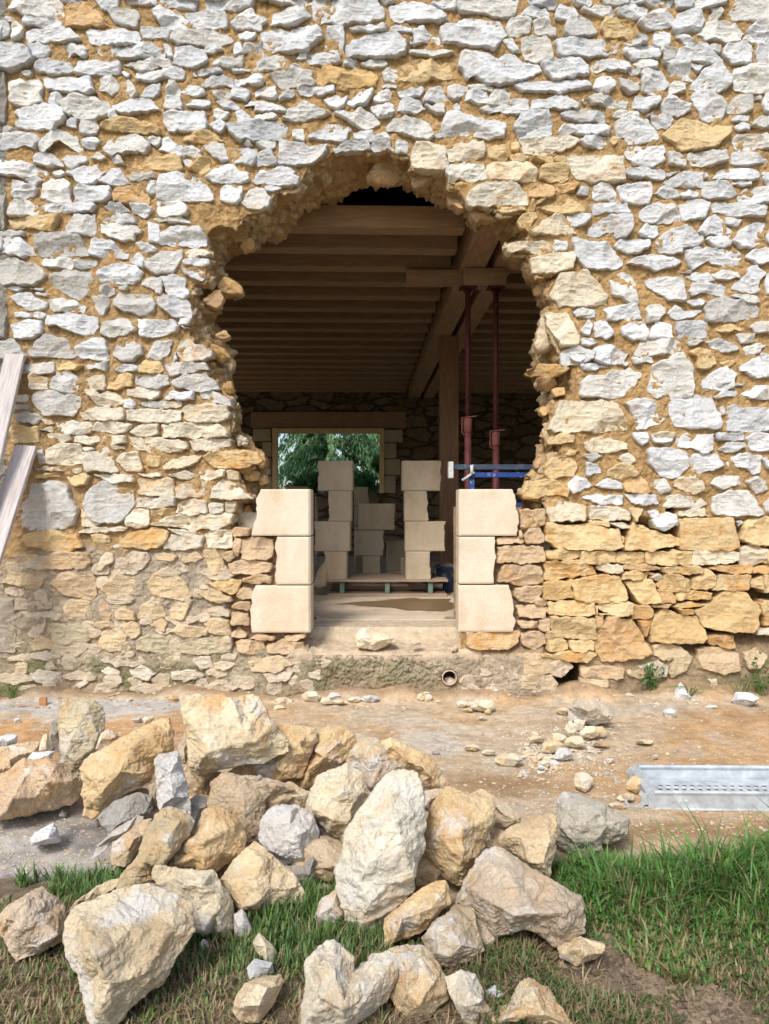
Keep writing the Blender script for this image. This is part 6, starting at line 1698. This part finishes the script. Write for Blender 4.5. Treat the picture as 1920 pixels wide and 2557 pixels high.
def rock(outline, inner, D, T, code, label, seed, name='rock', cat='rock'):
    r = np.random.default_rng(seed)
    O = np.array(outline, float); cpx = (O.min(0)+O.max(0))/2
    if area(O) < 0: O = O[::-1]
    q0_ = (cpx[1]-1278)/F; qb_ = (O[:, 1].max()-1278)/F
    if name == 'rock' and D < 4.9: D = min(D, (EYE/qb_)*(1+q0_*qb_)/(1+q0_*q0_)*.985)
    ctr = Vector(((cpx[0]-960)*D/F, -WD+D, EYE-(cpx[1]-1278)*D/F))
    wv = (camp-ctr).normalized(); right = Vector((1, 0, 0)); right = (right-wv*right.dot(wv)).normalized(); up = wv.cross(right)
    def proj(u, v):         # the point of the plane facing the viewer that this pixel sees
        d = Vector(((u-960)/F, 1, -(v-1278)/F)); t = (ctr-camp).dot(wv)/d.dot(wv); p = camp+d*t-ctr; return np.array([p.dot(right), p.dot(up)])
    A = np.array([proj(*p) for p in O]); c2 = A.mean(0); A = c2+(A-c2)*1.025; m = len(A)
    R_ = math.sqrt(abs(area(A))); 
    I = [(*proj(x, y), w_/100*1.35) for x, y, w_ in inner]
    # extra chipped facets
    lo, hi = A.min(0), A.max(0); ex = []
    for _ in range(60):
        if len(ex) >= (2 if R_ < .12 else 4): break
        p = lo+(hi-lo)*r.random(2)
        if not inpoly(np.array([p[0]]), np.array([p[1]]), [tuple(c2+(a-c2)*.82) for a in A])[0]: continue
        if any(np.hypot(p[0]-q_[0], p[1]-q_[1]) < R_*.22 for q_ in I+ex): continue
        ds = [np.hypot(p[0]-q_[0], p[1]-q_[1]) for q_ in I]; 
        wd_ = sum(q_[2]/(d_+.01) for q_, d_ in zip(I, ds))/sum(1/(d_+.01) for d_ in ds) if I else R_*.2
        ex.append((p[0], p[1], wd_*r.uniform(.75, 1.05)))
    I = I+ex
    v2 = [Vector(a) for a in A]+[Vector(p[:2]) for p in I]; ed = [(i, (i+1) % m) for i in range(m)]
    res = delaunay_2d_cdt(v2, ed, [], 1, 1e-5)
    wz = []
    for i, co in enumerate(res[0]):
        src = res[3][i]; wz.append(0.0 if (src and src[0] < m) else (I[src[0]-m][2] if src else R_*.1))
    bm = bmesh.new(); P3_ = lambda a, b, w_: tuple(right*a+up*b+wv*w_)
    fv = [bm.verts.new(P3_(co[0], co[1], w_)) for co, w_ in zip(res[0], wz)]
    omap = {}
    for i, src in enumerate(res[3]):
        for s_ in src:
            if s_ < m: omap[s_] = fv[i]
    for f in res[2]:
        try: bm.faces.new([fv[i] for i in f])
        except ValueError: pass
    mid_ = [bm.verts.new(P3_(*(c2+(a-c2)*r.uniform(.93, .99)), -T*r.uniform(.35, .55))) for a in A]
    bk_ = [bm.verts.new(P3_(*(c2+(a-c2)*r.uniform(.6, .78)), -T*r.uniform(.85, 1.0))) for a in A]
    for i in range(m):
        j = (i+1) % m
        for x0_, x1_, y0_, y1_ in ((omap[i], omap[j], mid_[i], mid_[j]), (mid_[i], mid_[j], bk_[i], bk_[j])):
            try: bm.faces.new([x0_, x1_, y1_, y0_])
            except ValueError: pass
    cb = bm.verts.new(P3_(*c2, -T*1.02))
    for i in range(m): bm.faces.new([bk_[i], bk_[(i+1) % m], cb])
    bmesh.ops.recalc_face_normals(bm, faces=bm.faces[:]); bmesh.ops.triangulate(bm, faces=bm.faces[:])
    bm.verts.index_update(); co = np.array([v.co[:] for v in bm.verts]); T3 = np.array([[v.index for v in f.verts] for f in bm.faces]); bm.free()
    k = R_; fz = min(k/.2, 1.2)
    co, T3 = refine(co, T3, max(k*.16, .012), r, .040)          # large broken facets
    co, T3 = refine(co, T3, max(k*.055, .008), r, .025)          # secondary chips
    co, T3 = refine(co, T3, max(R_/62, .0022), r, 0)
    nv = len(co); no = vnormals(co, T3); wp = co+np.array(ctr); bed = np.array([1, 1, 2.2])
    bd_ = worley(wp*np.array([5, 5, 30.])+fbm(wp*8, 2, 72)[:, None]*.8, 6)[2]
    co = co+no*((ridged(wp*bed*9, 5, seed % 50)*.0030+(bd_-.5)*.0035)*fz+fbm(wp*38, 4, 8, .65)*.0030*min(fz*1.4, 1))[:, None]
    zmin = co[:, 2].min(); base = np.array([0, 0, zmin]); wloc = np.array(ctr)+base; faces = T3
    t = np.array(RC[code]); col = np.tile(t, (nv, 1)); col[:, :3] *= r.uniform(.92, 1.06)
    n_ = fbm(wp*4, 3, 33)[:, None]; col[:, :3] *= 1+.14*n_*np.array([.6, 1, 1.5])
    # upward broken faces of this stone are the same pale limestone, flanks keep bedding colour bands
    band = fbm(wp*np.array([2, 2, 18]), 3, 44)[:, None]; col[:, :3] *= 1+.07*band
    o = ob(name, co+np.array(ctr), faces, M_ROCK, None, loc=tuple(wloc), smooth=True, colors=col)
    tag(o, label, cat); return o
org = 0; sd_ = 100; SC = 1661/960
def RX(x, y): return (org+x/SC, 1700+y/SC)
for ln in ROCK_DATA.strip().splitlines():
    if ln[0] == '@': org = int(ln[1:]); continue
    D_, code, label, ol, inn, T_ = ln.split('|'); sd_ += 1
    outl = [RX(*map(float, t.split())) for t in ol.split(',')]
    inn_ = []
    for t in inn.split(','):
        a, b, c_ = map(float, t.split()); inn_.append((*RX(a, b), c_))
    o = rock(outl, inn_, float(D_), float(T_), code, label, sd_)
    o['group'] = 'quarried rocks tipped in front of the doorway'
# small stones wedged low between the big ones, filling the heart of the pile
protos = []
rf = np.random.default_rng(321)
for k in range(34):
    u = rf.uniform(330, 1330); v0_ = np.interp(u, [330, 700, 1000, 1330], [1985, 1965, 1975, 2060]); v1_ = np.interp(u, [330, 560, 1000, 1330], [2110, 2210, 2240, 2190]); v = rf.uniform(v0_, v1_)
    D_ = EYE*F/(v-1278); x, y = (u-960)*D_/F, D_-WD; s_ = rf.uniform(.055, .10)
    if len(protos) < 7:
        w_ = s_*F/D_; n_ = 8; t = np.sort(np.linspace(0, 6.283, n_, endpoint=False)+rf.uniform(-.3, .3, n_)); rr_ = rf.uniform(.8, 1.15, n_)
        o = rock([(u+w_*math.cos(a)*q_, v-w_*.45+w_*.62*math.sin(a)*q_) for a, q_ in zip(t, rr_)], [(u+rf.uniform(-.3, .3)*w_, v-w_*.6, s_*45)], D_, s_*1.1, 'bdcgotc'[len(protos)], '', 700+k); protos.append(o)
    else:
        o = protos[k % 7].copy(); COL.objects.link(o); o.location = (x, y, gh(x, y)-.01); o.rotation_euler = (rf.uniform(-.4, .4), rf.uniform(-.4, .4), rf.uniform(0, 6.28)); q_ = s_/.075; o.scale = (q_, q_, q_)
    o['label'] = 'small shadowed stone wedged low between the big rocks of the pile'; o['category'] = 'rock'; o['group'] = 'small stones wedged between the big rocks'
# rock on the threshold
org = 0
thr = [(703,1110),(722,1085),(740,1072),(765,1074),(790,1085),(840,1098),(870,1112),(878,1130),(850,1135),(830,1150),(790,1162),(760,1158),(715,1150)]
thr = [(480+x/1.7302, 950+y/1.7302) for x, y in thr]
rock(thr, [(905, 1592, 4), (950, 1598, 5), (930, 1610, 3)], 5.02, .16, 'c', 'flat cream rock lying alone on the doorway threshold', 501)
rock([(480+x/1.73, 950+y/1.73) for x, y in ((940,1130),(955,1117),(990,1125),(985,1140),(960,1146))], [(1040, 1603, 1)], 5.0, .05, 'G', 'small grey chip right of the cream rock on the threshold', 502)
rock([(480+x/1.73, 950+y/1.73) for x, y in ((1118,1168),(1122,1152),(1140,1143),(1148,1155),(1138,1170))], [(1133, 1620, 1)], 4.98, .04, 'P', 'pinkish brick chip at the right end of the threshold', 503)
rock([(1108,1701),(1112,1692),(1122,1688),(1132,1694),(1134,1705),(1120,1707)], [(1121, 1697, 1)], 5.04, .04, 'p', 'rusty stone lodged inside the drain pipe', 504)
# slab rock on the floor left of the pallet
rock([(783,1462),(790,1440),(800,1415),(810,1405),(816,1425),(812,1460),(800,1466)], [(803, 1440, 2)], 7.15, .2, 'd', 'shadowed lump of stone on the barn floor left of the pallet', 505)
# blob of lime mortar on the broken edge
for i, (u, v, a, b, l) in enumerate(((612, 1100, 6, 9, 'top piece of the grey fresh mortar on the broken left edge of the hole'), (600, 1096, 9, 10, 'left piece of the grey fresh mortar on the broken left edge of the hole'), (598, 1106, 5, 9, 'lowest grey blob of the fresh mortar on the broken left edge of the hole'), (611, 1108, 7, 6, 'right grey blob of the fresh mortar on the broken left edge of the hole'))):
    rock([(u+a*math.cos(t)*1.2, v+b*math.sin(t)) for t in np.linspace(0, 6.28, 9)[:-1]], [(u, v, 1)], 5.08, .05, 'G', l, 520+i, 'mortar_lump', 'mortar lump')
# small loose stones
sc_ = {'W': 'W', 'r': 'o'}
for ln in SMALL_DATA.strip().splitlines():
    if ln[0] == '#': continue
    a = ln.split(None, 6); org = 0 if a[0] == '3' else 960; sd_ += 1
    x0_, y0_, x1_, y1_ = map(float, a[1:5]); p0 = RX(x0_, y0_); p1 = RX(x1_, y1_); r = np.random.default_rng(sd_)
    on_rock = 'cube sitting' in a[6]
    vb = p1[1]; D_ = EYE*F/(vb-1278)
    if on_rock: D_ = 2.68
    hw = (p1[0]-p0[0])/2; hh = (p1[1]-p0[1])/2; cx_ = (p0[0]+p1[0])/2; cy_ = (p0[1]+p1[1])/2
    n_ = r.integers(6, 9); ang = np.sort(np.linspace(0, 2*math.pi, n_, endpoint=False)+r.uniform(-.35, .35, n_))
    rr = r.uniform(.86, 1.12, n_); pts = [(cx_+hw*math.cos(t)*k_*(1.08 if abs(math.cos(t)) > .5 else 1), cy_+hh*math.sin(t)*k_) for t, k_ in zip(ang, rr)]
    if 'pointed' in a[6] and 'stone standing' in a[6] or 'triangular' in a[6]: pts = [(cx_-hw, cy_+hh), (cx_-hw*.7, cy_-hh*.1), (cx_-hw*.1, cy_-hh), (cx_+hw*.3, cy_-hh*.6), (cx_+hw, cy_+hh*.5), (cx_+hw*.5, cy_+hh)]
    size = hw*2*D_/F
    o = rock(pts, [(cx_+r.uniform(-.3, .3)*hw, cy_-hh*.1+r.uniform(-.2, .2)*hh, size*26)], D_-.0, max(size*.5, .02), a[5], a[6], sd_, 'loose_stone', 'stone')
    o['group'] = 'loose stones lying on the dirt'
# chips in the spill and along the wall foot: many little individuals sharing a few meshes, then dust-size gravel as stuff
chipm = []
for k in range(10):
    r = np.random.default_rng(900+k); bm = bmesh.new()
    for p in r.normal(0, 1, (12, 3)): p = p/np.linalg.norm(p)*r.uniform(.8, 1.1); bm.verts.new((p[0], p[1]*.8, p[2]*.42))
    bmesh.ops.convex_hull(bm, input=bm.verts[:]); bmesh.ops.delete(bm, geom=[v for v in bm.verts if not v.link_faces], context='VERTS')
    vs = np.array([v.co[:] for v in bm.verts]); bm.verts.index_update(); fs = [tuple(v.index for v in f.verts) for f in bm.faces]; bm.free()
    chipm.append((vs, fs))
def scatter(n, fx, fy, rmin, rmax, seed):
    r = np.random.default_rng(seed); out = []
    for _ in range(n):
        x, y = fx(r), fy(r); out.append((x, y, rmin+(rmax-rmin)*r.random()**2.5, r.integers(0, 10), r.uniform(0, 6.28), r.choice(list('cwbGkc'))))
    return out
def upx(u, v): D = EYE*F/(v-1278); return (u-960)*D/F, D-WD
chips = []
r = np.random.default_rng(5)
for _ in range(150):
    u = r.normal(1385, 52); v = r.normal(1868, 26)+(u-1385)*-.22
    x, y = upx(u, v); chips.append((x, y, .010+.022*r.random()**1.5, r.integers(0, 10), r.uniform(0, 6.28), r.choice(list('cwcGk')), 'small pale chip of broken limestone in the rubble spill on the dirt', 'chips in the rubble spill'))
for _ in range(110):
    u = r.uniform(20, 1900); v = r.normal(1757, 9); x, y = upx(u, v)
    chips.append((x, min(y, -.03), .008+.018*r.random()**2, r.integers(0, 10), r.uniform(0, 6.28), r.choice(list('cwbGkt')), 'small stone chip fallen along the foot of the wall', 'chips along the wall foot'))
cmesh = {}
for (x, y, s, k, rz, code, label, grp) in chips:
    key = (int(k), str(code))
    if key not in cmesh:
        vs, fs = chipm[k]; me = bpy.data.meshes.new('stone_chip'); me.from_pydata([tuple(v) for v in vs], [], fs); me.update()
        a = me.color_attributes.new('tint', 'FLOAT_COLOR', 'POINT'); a.data.foreach_set('color', np.tile(np.array(RC[str(code)], float), (len(vs), 1)).ravel()); me.materials.append(M_ROCK); cmesh[key] = me
    o = bpy.data.objects.new('stone_chip', cmesh[key]); COL.objects.link(o); o.location = (x, y, gh(x, y)+s*.22); o.scale = (s*1.2, s, s); o.rotation_euler = (r.uniform(-.2, .2), r.uniform(-.2, .2), rz); tag(o, label, 'stone chip', grp)
# gravel
gv_, gf_, gc_ = [], [], []; b = 0; r = np.random.default_rng(77)
for _ in range(24000):
    u = r.uniform(-60, 1980); v = 1742+(r.random()**.8)*430; x, y = upx(u, v)
    if v > np.interp(u, [0, 560, 1340, 1920], [2160, 2170, 2130, 2090]) or y > -.01: continue
    if abs(y) > .35 and r.random() < .45: continue
    s = .0022+.0085*r.random()**3.2; k = r.integers(0, 10); vs, fs = chipm[k]; a = r.uniform(0, 6.28); R2 = np.array([[math.cos(a), -math.sin(a), 0], [math.sin(a), math.cos(a), 0], [0, 0, 1]])
    gv_.append(vs@R2.T*s*np.array([1.2, 1, 1])+np.array([x, y, gh(x, y)+s*.2])); gf_ += [tuple(i+b for i in f) for f in fs]; b += len(vs)
    c_ = np.array(RC[str(r.choice(list('cwbGktoddbbyp')))])*np.array([1, 1, 1, .5]); gc_.append(np.tile(c_, (len(vs), 1)))
for _ in range(900):
    u = r.normal(1390, 70); v = r.normal(1868, 36); x, y = upx(u, v)
    if y > -.02: continue
    s = .004+.008*r.random()**2; k = r.integers(0, 10); vs, fs = chipm[k]; a = r.uniform(0, 6.28); R2 = np.array([[math.cos(a), -math.sin(a), 0], [math.sin(a), math.cos(a), 0], [0, 0, 1]])
    gv_.append(vs@R2.T*s+np.array([x, y, gh(x, y)+s*.2])); gf_ += [tuple(i+b for i in f) for f in fs]; b += len(vs); gc_.append(np.tile(np.array(RC[str(r.choice(list('cwcG')))]), (len(vs), 1)))
o = ob('gravel', np.concatenate(gv_), gf_, M_ROCK, colors=np.concatenate(gc_)); tag(o, 'fine gravel and dust size chips scattered over the dirt', kind='stuff')
gv_, gf_, gc_ = [], [], []; b = 0
for _ in range(5200):
    u = r.uniform(980, 1990); v = 2330+r.random()*250; x, y = upx(u, v)
    s = .0025+.012*r.random()**3.5; k = r.integers(0, 10); vs, fs = chipm[k]; a = r.uniform(0, 6.28); R2 = np.array([[math.cos(a), -math.sin(a), 0], [math.sin(a), math.cos(a), 0], [0, 0, 1]])
    gv_.append(vs@R2.T*s*np.array([1.2, 1, 1.5])+np.array([x, y, gh(x, y)+s*.3])); gf_ += [tuple(i+b for i in f) for f in fs]; b += len(vs)
    gc_.append(np.tile(np.array([*(np.array([.21, .16, .105])*r.uniform(.6, 1.5)), 0]), (len(vs), 1)))
o = ob('soil_clods', np.concatenate(gv_), gf_, M_GROUND, colors=np.concatenate(gc_)); tag(o, 'crumbly clods of earth on the bare soil at lower right', kind='stuff')
# small wooden offcut and stick by the left of the wall foot
x, y = upx(108, 1763)
o = MB().box((0, 0, .025), (.045, .045, .05), Matrix.Rotation(.3, 4, 'Z'), bev=.003).build('wood_offcut', simple('orange_offcut', (.45, .22, .09), .8)); o.location = (x, y, gh(x, y)); tag(o, 'little orange brown wooden block standing on the grey dust at the left', 'wood offcut')
x0_, y0_ = upx(28, 1762); x1_, y1_ = upx(124, 1770)
mb = MB().tube([(x0_, y0_, gh(x0_, y0_)+.008), ((x0_+x1_)/2, (y0_+y1_)/2+.01, .012+gh(x0_, y0_)), (x1_, y1_, gh(x1_, y1_)+.008)], [.006, .008, .007], 8); o = mb.build('stick', M_PALLET, None, loc=(x0_, y0_, 0)); tag(o, 'thin dry stick lying in front of the little wooden block', 'stick')
# ================================================================= METAL DECK
dk = empty('scaffold_deck', (1.2, -1.75, 0)); tag(dk, 'galvanised steel scaffold deck lying on the dirt at the right, hooks to the left', 'scaffold deck')
Df = EYE*F/(2016-1278); Dr = EYE*F/(1952-1278); yf = Df-WD; yr = Dr-WD+.03; xf_ = (1634-960)*Df/F; xr_ = (1604-960)*Dr/F; g0 = gh(1.4, -1.8)+.008
ang = math.atan2(-.035, 1); xe_ = xf_+2.4
def along(x, y): return (x, y+(x-xf_)*math.tan(ang)*.55)
def rail(y, x0, flip, name):
    prof = [(0, 0), (.022, 0), (.022, .004), (.004, .004), (.004, .060), (.012, .072), (.010, .078), (-.004, .078), (0, .062)]
    vs = []; 
    for x in np.linspace(x0, xe_, 12):
        for (a, z) in prof: px_, py_ = along(x, y+a*flip); vs.append((px_, py_, g0+z))
    n_ = len(prof); fs = [(i*n_+k, i*n_+(k+1) % n_, (i+1)*n_+(k+1) % n_, (i+1)*n_+k) for i in range(11) for k in range(n_)]; fs += [tuple(range(n_)), tuple(11*n_+k for k in range(n_))[::-1]]
    m_ = MB().add(vs, fs); a0_ = along(x0, y+.004*flip); a1_ = along(xe_, y+.004*flip)
    m_.tube([(*a0_, g0+.076), (*a1_, g0+.076)], .009, 12); b0_ = along(x0, y-.004*flip); b1_ = along(xe_, y-.004*flip); m_.tube([(*b0_, g0+.006), (*b1_, g0+.006)], .006, 8)
    m_.build(name, M_GALV, dk)
rail(yf, xf_, 1, 'side_rail'); rail(yr, xr_-.01, -1, 'side_rail')
# perforated tread with raised rims
mb = MB(); zt_ = g0+.022
ysq = np.linspace(yf+.006, yr-.006, 15); vs = []; xsq = np.linspace(xf_+.03, xe_, 120)
for x in xsq:
    for j, y in enumerate(ysq): px_, py_ = along(x, y); vs.append((px_, py_, zt_+(.004 if j in (2, 3, 11, 12) else 0)))
fs = [(i*15+k, i*15+k+1, (i+1)*15+k+1, (i+1)*15+k) for i in range(119) for k in range(14)]
mb.add(vs, fs).build('tread', M_GALV, dk)
hm = MB(); hd = MB()
for i in range(60):
    for j in range(3):
        x = xf_+.09+i*.036+(.018 if j == 1 else 0); y = yr-.062-j*.045; px_, py_ = along(x, y)
        rr_ = [(px_+.0125*math.cos(t), py_+.010*math.sin(t)) for t in np.linspace(0, 2*math.pi, 12, endpoint=False)]; r2_ = [(px_+.0105*math.cos(t), py_+.008*math.sin(t)) for t in np.linspace(0, 2*math.pi, 12, endpoint=False)]
        hm.add([(a_, b_, zt_) for a_, b_ in rr_]+[(a_, b_, zt_+.0025) for a_, b_ in r2_], [(k, (k+1) % 12, 12+(k+1) % 12, 12+k) for k in range(12)])
        hd.add([(a_, b_, zt_+.0021) for a_, b_ in r2_], [tuple(range(12))])
hm.build('raised_rims', M_GALV, dk); hd.build('perforations', M_DARK, dk)
# end cross piece and hooks
pa = along(xf_-.012, yf); pb = along(xr_-.03, yr)
mb = MB(); va = [(pa[0], pa[1]), (pb[0], pb[1])]
vs = []
for (x, y) in va: vs += [(x-.012, y, g0+.012), (x+.026, y, g0+.012), (x+.026, y, g0+.072), (x+.002, y, g0+.080), (x-.016, y, g0+.066)]
mb.add(vs, [(k, (k+1) % 5, 5+(k+1) % 5, 5+k) for k in range(5)]+[(4, 3, 2, 1, 0), (5, 6, 7, 8, 9)]).build('end_rail', M_GALV, dk)
for (hx, hy) in ((pa[0]-.01, pa[1]+.012), (pb[0]-.01, pb[1]-.05)):
    pth = []
    for t in np.linspace(rad(55), rad(-178), 18): pth.append((hx-.058+.040*math.cos(t), g0+.052+.036*math.sin(t)))
    vs = []; n_ = len(pth)
    for i, (x, z) in enumerate(pth):
        w_ = .017-.008*i/n_; t = rad(55)-rad(233)*i/(n_-1); ox, oz = math.cos(t)*w_*.6, math.sin(t)*w_*.6
        for (sx, sy) in ((-1, -1), (1, -1), (1, 1), (-1, 1)): vs.append((x+ox*sx, hy+.005*sy, z+oz*sx-.008))
    MB().add(vs, [(i*4+k, i*4+(k+1) % 4, (i+1)*4+(k+1) % 4, (i+1)*4+k) for i in range(n_-1) for k in range(4)]+[(3, 2, 1, 0), (n_*4-4, n_*4-3, n_*4-2, n_*4-1)]).box((hx-.004, hy, g0+.045), (.05, .009, .05), bev=.002).build('hook', M_GALV, dk)
mb = MB()
for dx in (.085, .112, .138): p_ = along(xf_+dx, yf-.001); mb.tube([(p_[0], p_[1]+.002, g0+.040), (p_[0], p_[1]-.003, g0+.040)], .006, 10)
mb.build('rivets', M_GALV, dk)
# ================================================================= LEANING BOARDS
def board(name, tl, tr, br, bl, y_top, y_bot, th, label):
    """corners in px; the board leans from the wall (top) out to its foot (bottom)"""
    T0 = W(*tl, y_top); T1 = W(*tr, y_top); B1 = W(*br, y_bot); B0 = W(*bl, y_bot)
    a = (T0+T1)/2; b_ = (B0+B1)/2; d = (b_-a).normalized(); wv_ = (T1-T0); wv_ = (wv_-d*wv_.dot(d)); wd_ = .5*(wv_.length+(B1-B0-d*(B1-B0).dot(d)).length); wv_.normalize(); nrm = d.cross(wv_).normalized()
    if nrm.y > 0: nrm = -nrm
    b_ = b_; Ln = (b_-a).length; Mx = Matrix((wv_, nrm, -d)).transposed().to_4x4()
    if Mx.determinant() < 0: Mx = Matrix((-wv_, nrm, -d)).transposed().to_4x4()
    o = MB().box((0, 0, -Ln/2), (wd_, th, Ln), bev=.003).build(name, M_BOARD); o.matrix_world = Matrix.Translation(a-nrm*0)@Mx; tag(o, label, 'board'); return o
bd_ = board('wooden_board', (40, 1114), (92, 1115), (-48, 1560), (-108, 1560), -.06, -.62, .035, 'shorter weathered board leaning on the wall at the left edge, nail in its top')
MB().tube([(0, 0, 0), (0, -.004, 0)], .006, 10).build('nail_head', M_DARK, bd_, local=True).location = (.035, -.0185, -.11)
board('wooden_board', (15, 885), (62, 886), (-62, 1440), (-116, 1440), -.05, -.50, .03, 'taller pale weathered board leaning on the wall at the left edge')
# ================================================================= GRASS
def blades(name, n, ufn, hfn, seed, base, dry, label, wid=.0032, lean=.55):
    r = np.random.default_rng(seed); u, v, hh, dr = ufn(r, n); n = len(u)
    D = EYE*F/(v-1278); x = (u-960)*D/F; y = D-WD
    z = gheight(x, y); a = r.uniform(0, 6.28, n); dx, dy = np.cos(a), np.sin(a); px_, py_ = -dy, dx
    ln_ = hh*r.uniform(.5, 1.25, n); le = r.uniform(.1, 1, n)*lean*1.4; w_ = wid*r.uniform(.6, 1.3, n)
    V = []
    for t, wf in ((0, .7), (.35, 1), (.7, .75), (1, 0.02)):
        ox = dx*ln_*le*t*t; oy = dy*ln_*le*t*t; oz = ln_*(t-.28*le*t*t*t)
        for s in (-1, 1): V.append(np.stack([x+ox+px_*w_*wf*s, y+oy+py_*w_*wf*s, z+oz-.004], 1))
    V = np.stack(V, 1).reshape(-1, 3); k = np.arange(n)[:, None]*8
    Fq = np.concatenate([k+np.array([[0, 1, 3, 2]]), k+np.array([[2, 3, 5, 4]]), k+np.array([[4, 5, 7, 6]])])
    c = np.array(base)*r.uniform(.6, 1.45, n)[:, None]*(1+r.normal(0, .1, (n, 3))*np.array([1.2, .4, .8])); d_ = (r.random(n) < dr)[:, None]; c = np.where(d_, np.array(dry)*r.uniform(.6, 1.2, n)[:, None], c)
    o = ob(name, V, Fq, M_GRASS, colors=np.clip(np.repeat(c, 8, 0), 0, 1)); tag(o, label, kind='stuff'); return o
def uniform_ground(r, n, v0, v1, u0, u1):
    D0 = EYE*F/(v1-1278); D1 = EYE*F/(v0-1278); D = r.uniform(D0, D1, n); v = 1278+EYE*F/D
    xl = (u0-960)*D/F; xr = (u1-960)*D/F; x = r.uniform((u0-960)*D1/F, (u1-960)*D1/F, n); u = 960+x*F/D; k = (u > u0) & (u < u1); return u[k], v[k]
def patch(u, v, s=0): D = EYE*F/(v-1278); return fbm(np.stack([(u-960)*D/F*5, (D-WD)*5, u*0+s], 1), 3, 130)
def g_right(r, n):
    u, v = uniform_ground(r, n, 2085, 2480, 1330, 2150); p = patch(u, v)
    top = np.interp(u, [1330, 1380, 1450, 1600, 1900, 2200], [2250, 2175, 2168, 2172, 2150, 2140]); bot = np.interp(u, [1330, 1450, 1600, 1750, 1920], [2290, 2385, 2395, 2425, 2450])
    k = (v > top+p*14) & (v < bot+p*45); u, v, p = u[k], v[k], p[k]
    f = np.clip((bot[k]-v)/170, .22, 1)*np.clip(.42+(v-top[k])/150, .4, 1); return u, v, (.115+.075*p)*f*np.where(r.random(len(u)) < .12, 1.5, 1), np.clip(.07+(1-np.clip((bot[k]-v)/170, 0, 1))*.5, 0, 1)
blades('grass', 35000, g_right, None, 1, (.105, .225, .05), (.30, .24, .12), 'lush long green grass to the right of the rock pile', .0036, .75)
def g_left(r, n):
    u, v = uniform_ground(r, n, 2110, 2600, -200, 1340); p = patch(u, v, 3)
    top = np.interp(u, [-200, 0, 250, 560, 640, 1340], [2195, 2195, 2182, 2200, 2250, 2250]); k = (v > top+p*14) & (p > -.32)
    u, v, p = u[k], v[k], p[k]; lush = np.clip((2310-v)/90+p*1.3, 0, 1); mid_ = np.exp(-((u-760)/330)**2-((v-2350)/120)**2); lush = np.clip(lush+mid_*.9+.02, 0, 1)
    keep = r.random(len(u)) < (.35+.65*lush)*np.where((u > 980) & (v > 2390), .22, 1)*np.where((u > 560) & (u < 1000) & (v > 2470), .5, 1); u, v, p, lush = u[keep], v[keep], p[keep], lush[keep]
    return u, v, (.024+.050*lush+.01*p), np.clip(.62-.60*lush, 0, 1)
blades('grass', 60000, g_left, None, 2, (.11, .195, .055), (.34, .27, .15), 'short grass, green and straw coloured, between and around the rocks', .0026)
def g_low(r, n):
    u, v = uniform_ground(r, n, 2380, 2600, 1150, 2200); p = patch(u, v, 7); k = (p > .02); u, v, p = u[k], v[k], p[k]; return u, v, .022+.03*p, np.full(len(u), .55)
blades('dry_grass', 9000, g_low, None, 3, (.07, .14, .03), (.28, .21, .12), 'sparse dry grass and roots on the bare soil at lower right', .0022, .9)
def g_straw(r, n):
    u, v = uniform_ground(r, n, 2240, 2600, -200, 1500); return u, v, np.full(len(u), .035), np.full(len(u), 1.0)
blades('dry_grass', 6000, g_straw, None, 4, (.3, .24, .13), (.36, .28, .16), 'flattened straw lying under the short grass', .0018, 1.6)
# weeds at the wall foot
def weed(u, v, h, n, seed, label, grassy=False, spread=.10):
    x, y = upx(u, v); y = min(y, -.04); z = gh(x, y); s = empty('weed', (x, y, z)); tag(s, label, 'weed'); r = np.random.default_rng(seed); mb = MB(); cen = []
    for k in range(n):
        a = r.uniform(0, 6.28); L_ = h*r.uniform(.5, 1.1); tx = x+math.cos(a)*spread*r.uniform(.3, 1.2); ty = min(y+math.sin(a)*spread*.4, -.03); mx_ = (x+(tx-x)*.35, y+(ty-y)*.4, z+L_*.6)
        mb.tube([(x+r.uniform(-.02, .02), y, z), mx_, (tx, ty, z+L_*(.6 if grassy else 1))], [.0022, .0018, .0008], 4, False)
        if not grassy:
            for t in np.linspace(.25, 1, 9): cen.append([x+(tx-x)*t+r.normal(0, .010), y+(ty-y)*t+r.normal(0, .006)-.004, z+L_*t+r.normal(0, .008)])
    mb.build('stems', grass_stem, s)
    if cen: leaves('foliage', s, np.array(cen), .024, (.07, .15, .04), seed, 1.3)
grass_stem = simple('weed_stem', (.12, .16, .05), .7)
weed(1625, 1742, .20, 12, 1, 'leafy green weed growing at the wall foot left of the white pointed stone')
weed(1720, 1752, .13, 26, 2, 'tangle of thin weeds right of the white pointed stone', True, .2)
weed(1850, 1752, .26, 22, 3, 'long bladed weeds arching over the low white rock at the far right', True, .28)
weed(1900, 1745, .24, 10, 4, 'leafy weed against the wall at the right edge')
weed(30, 1748, .16, 30, 5, 'dry grass tuft at the wall foot on the left edge', True, .14)
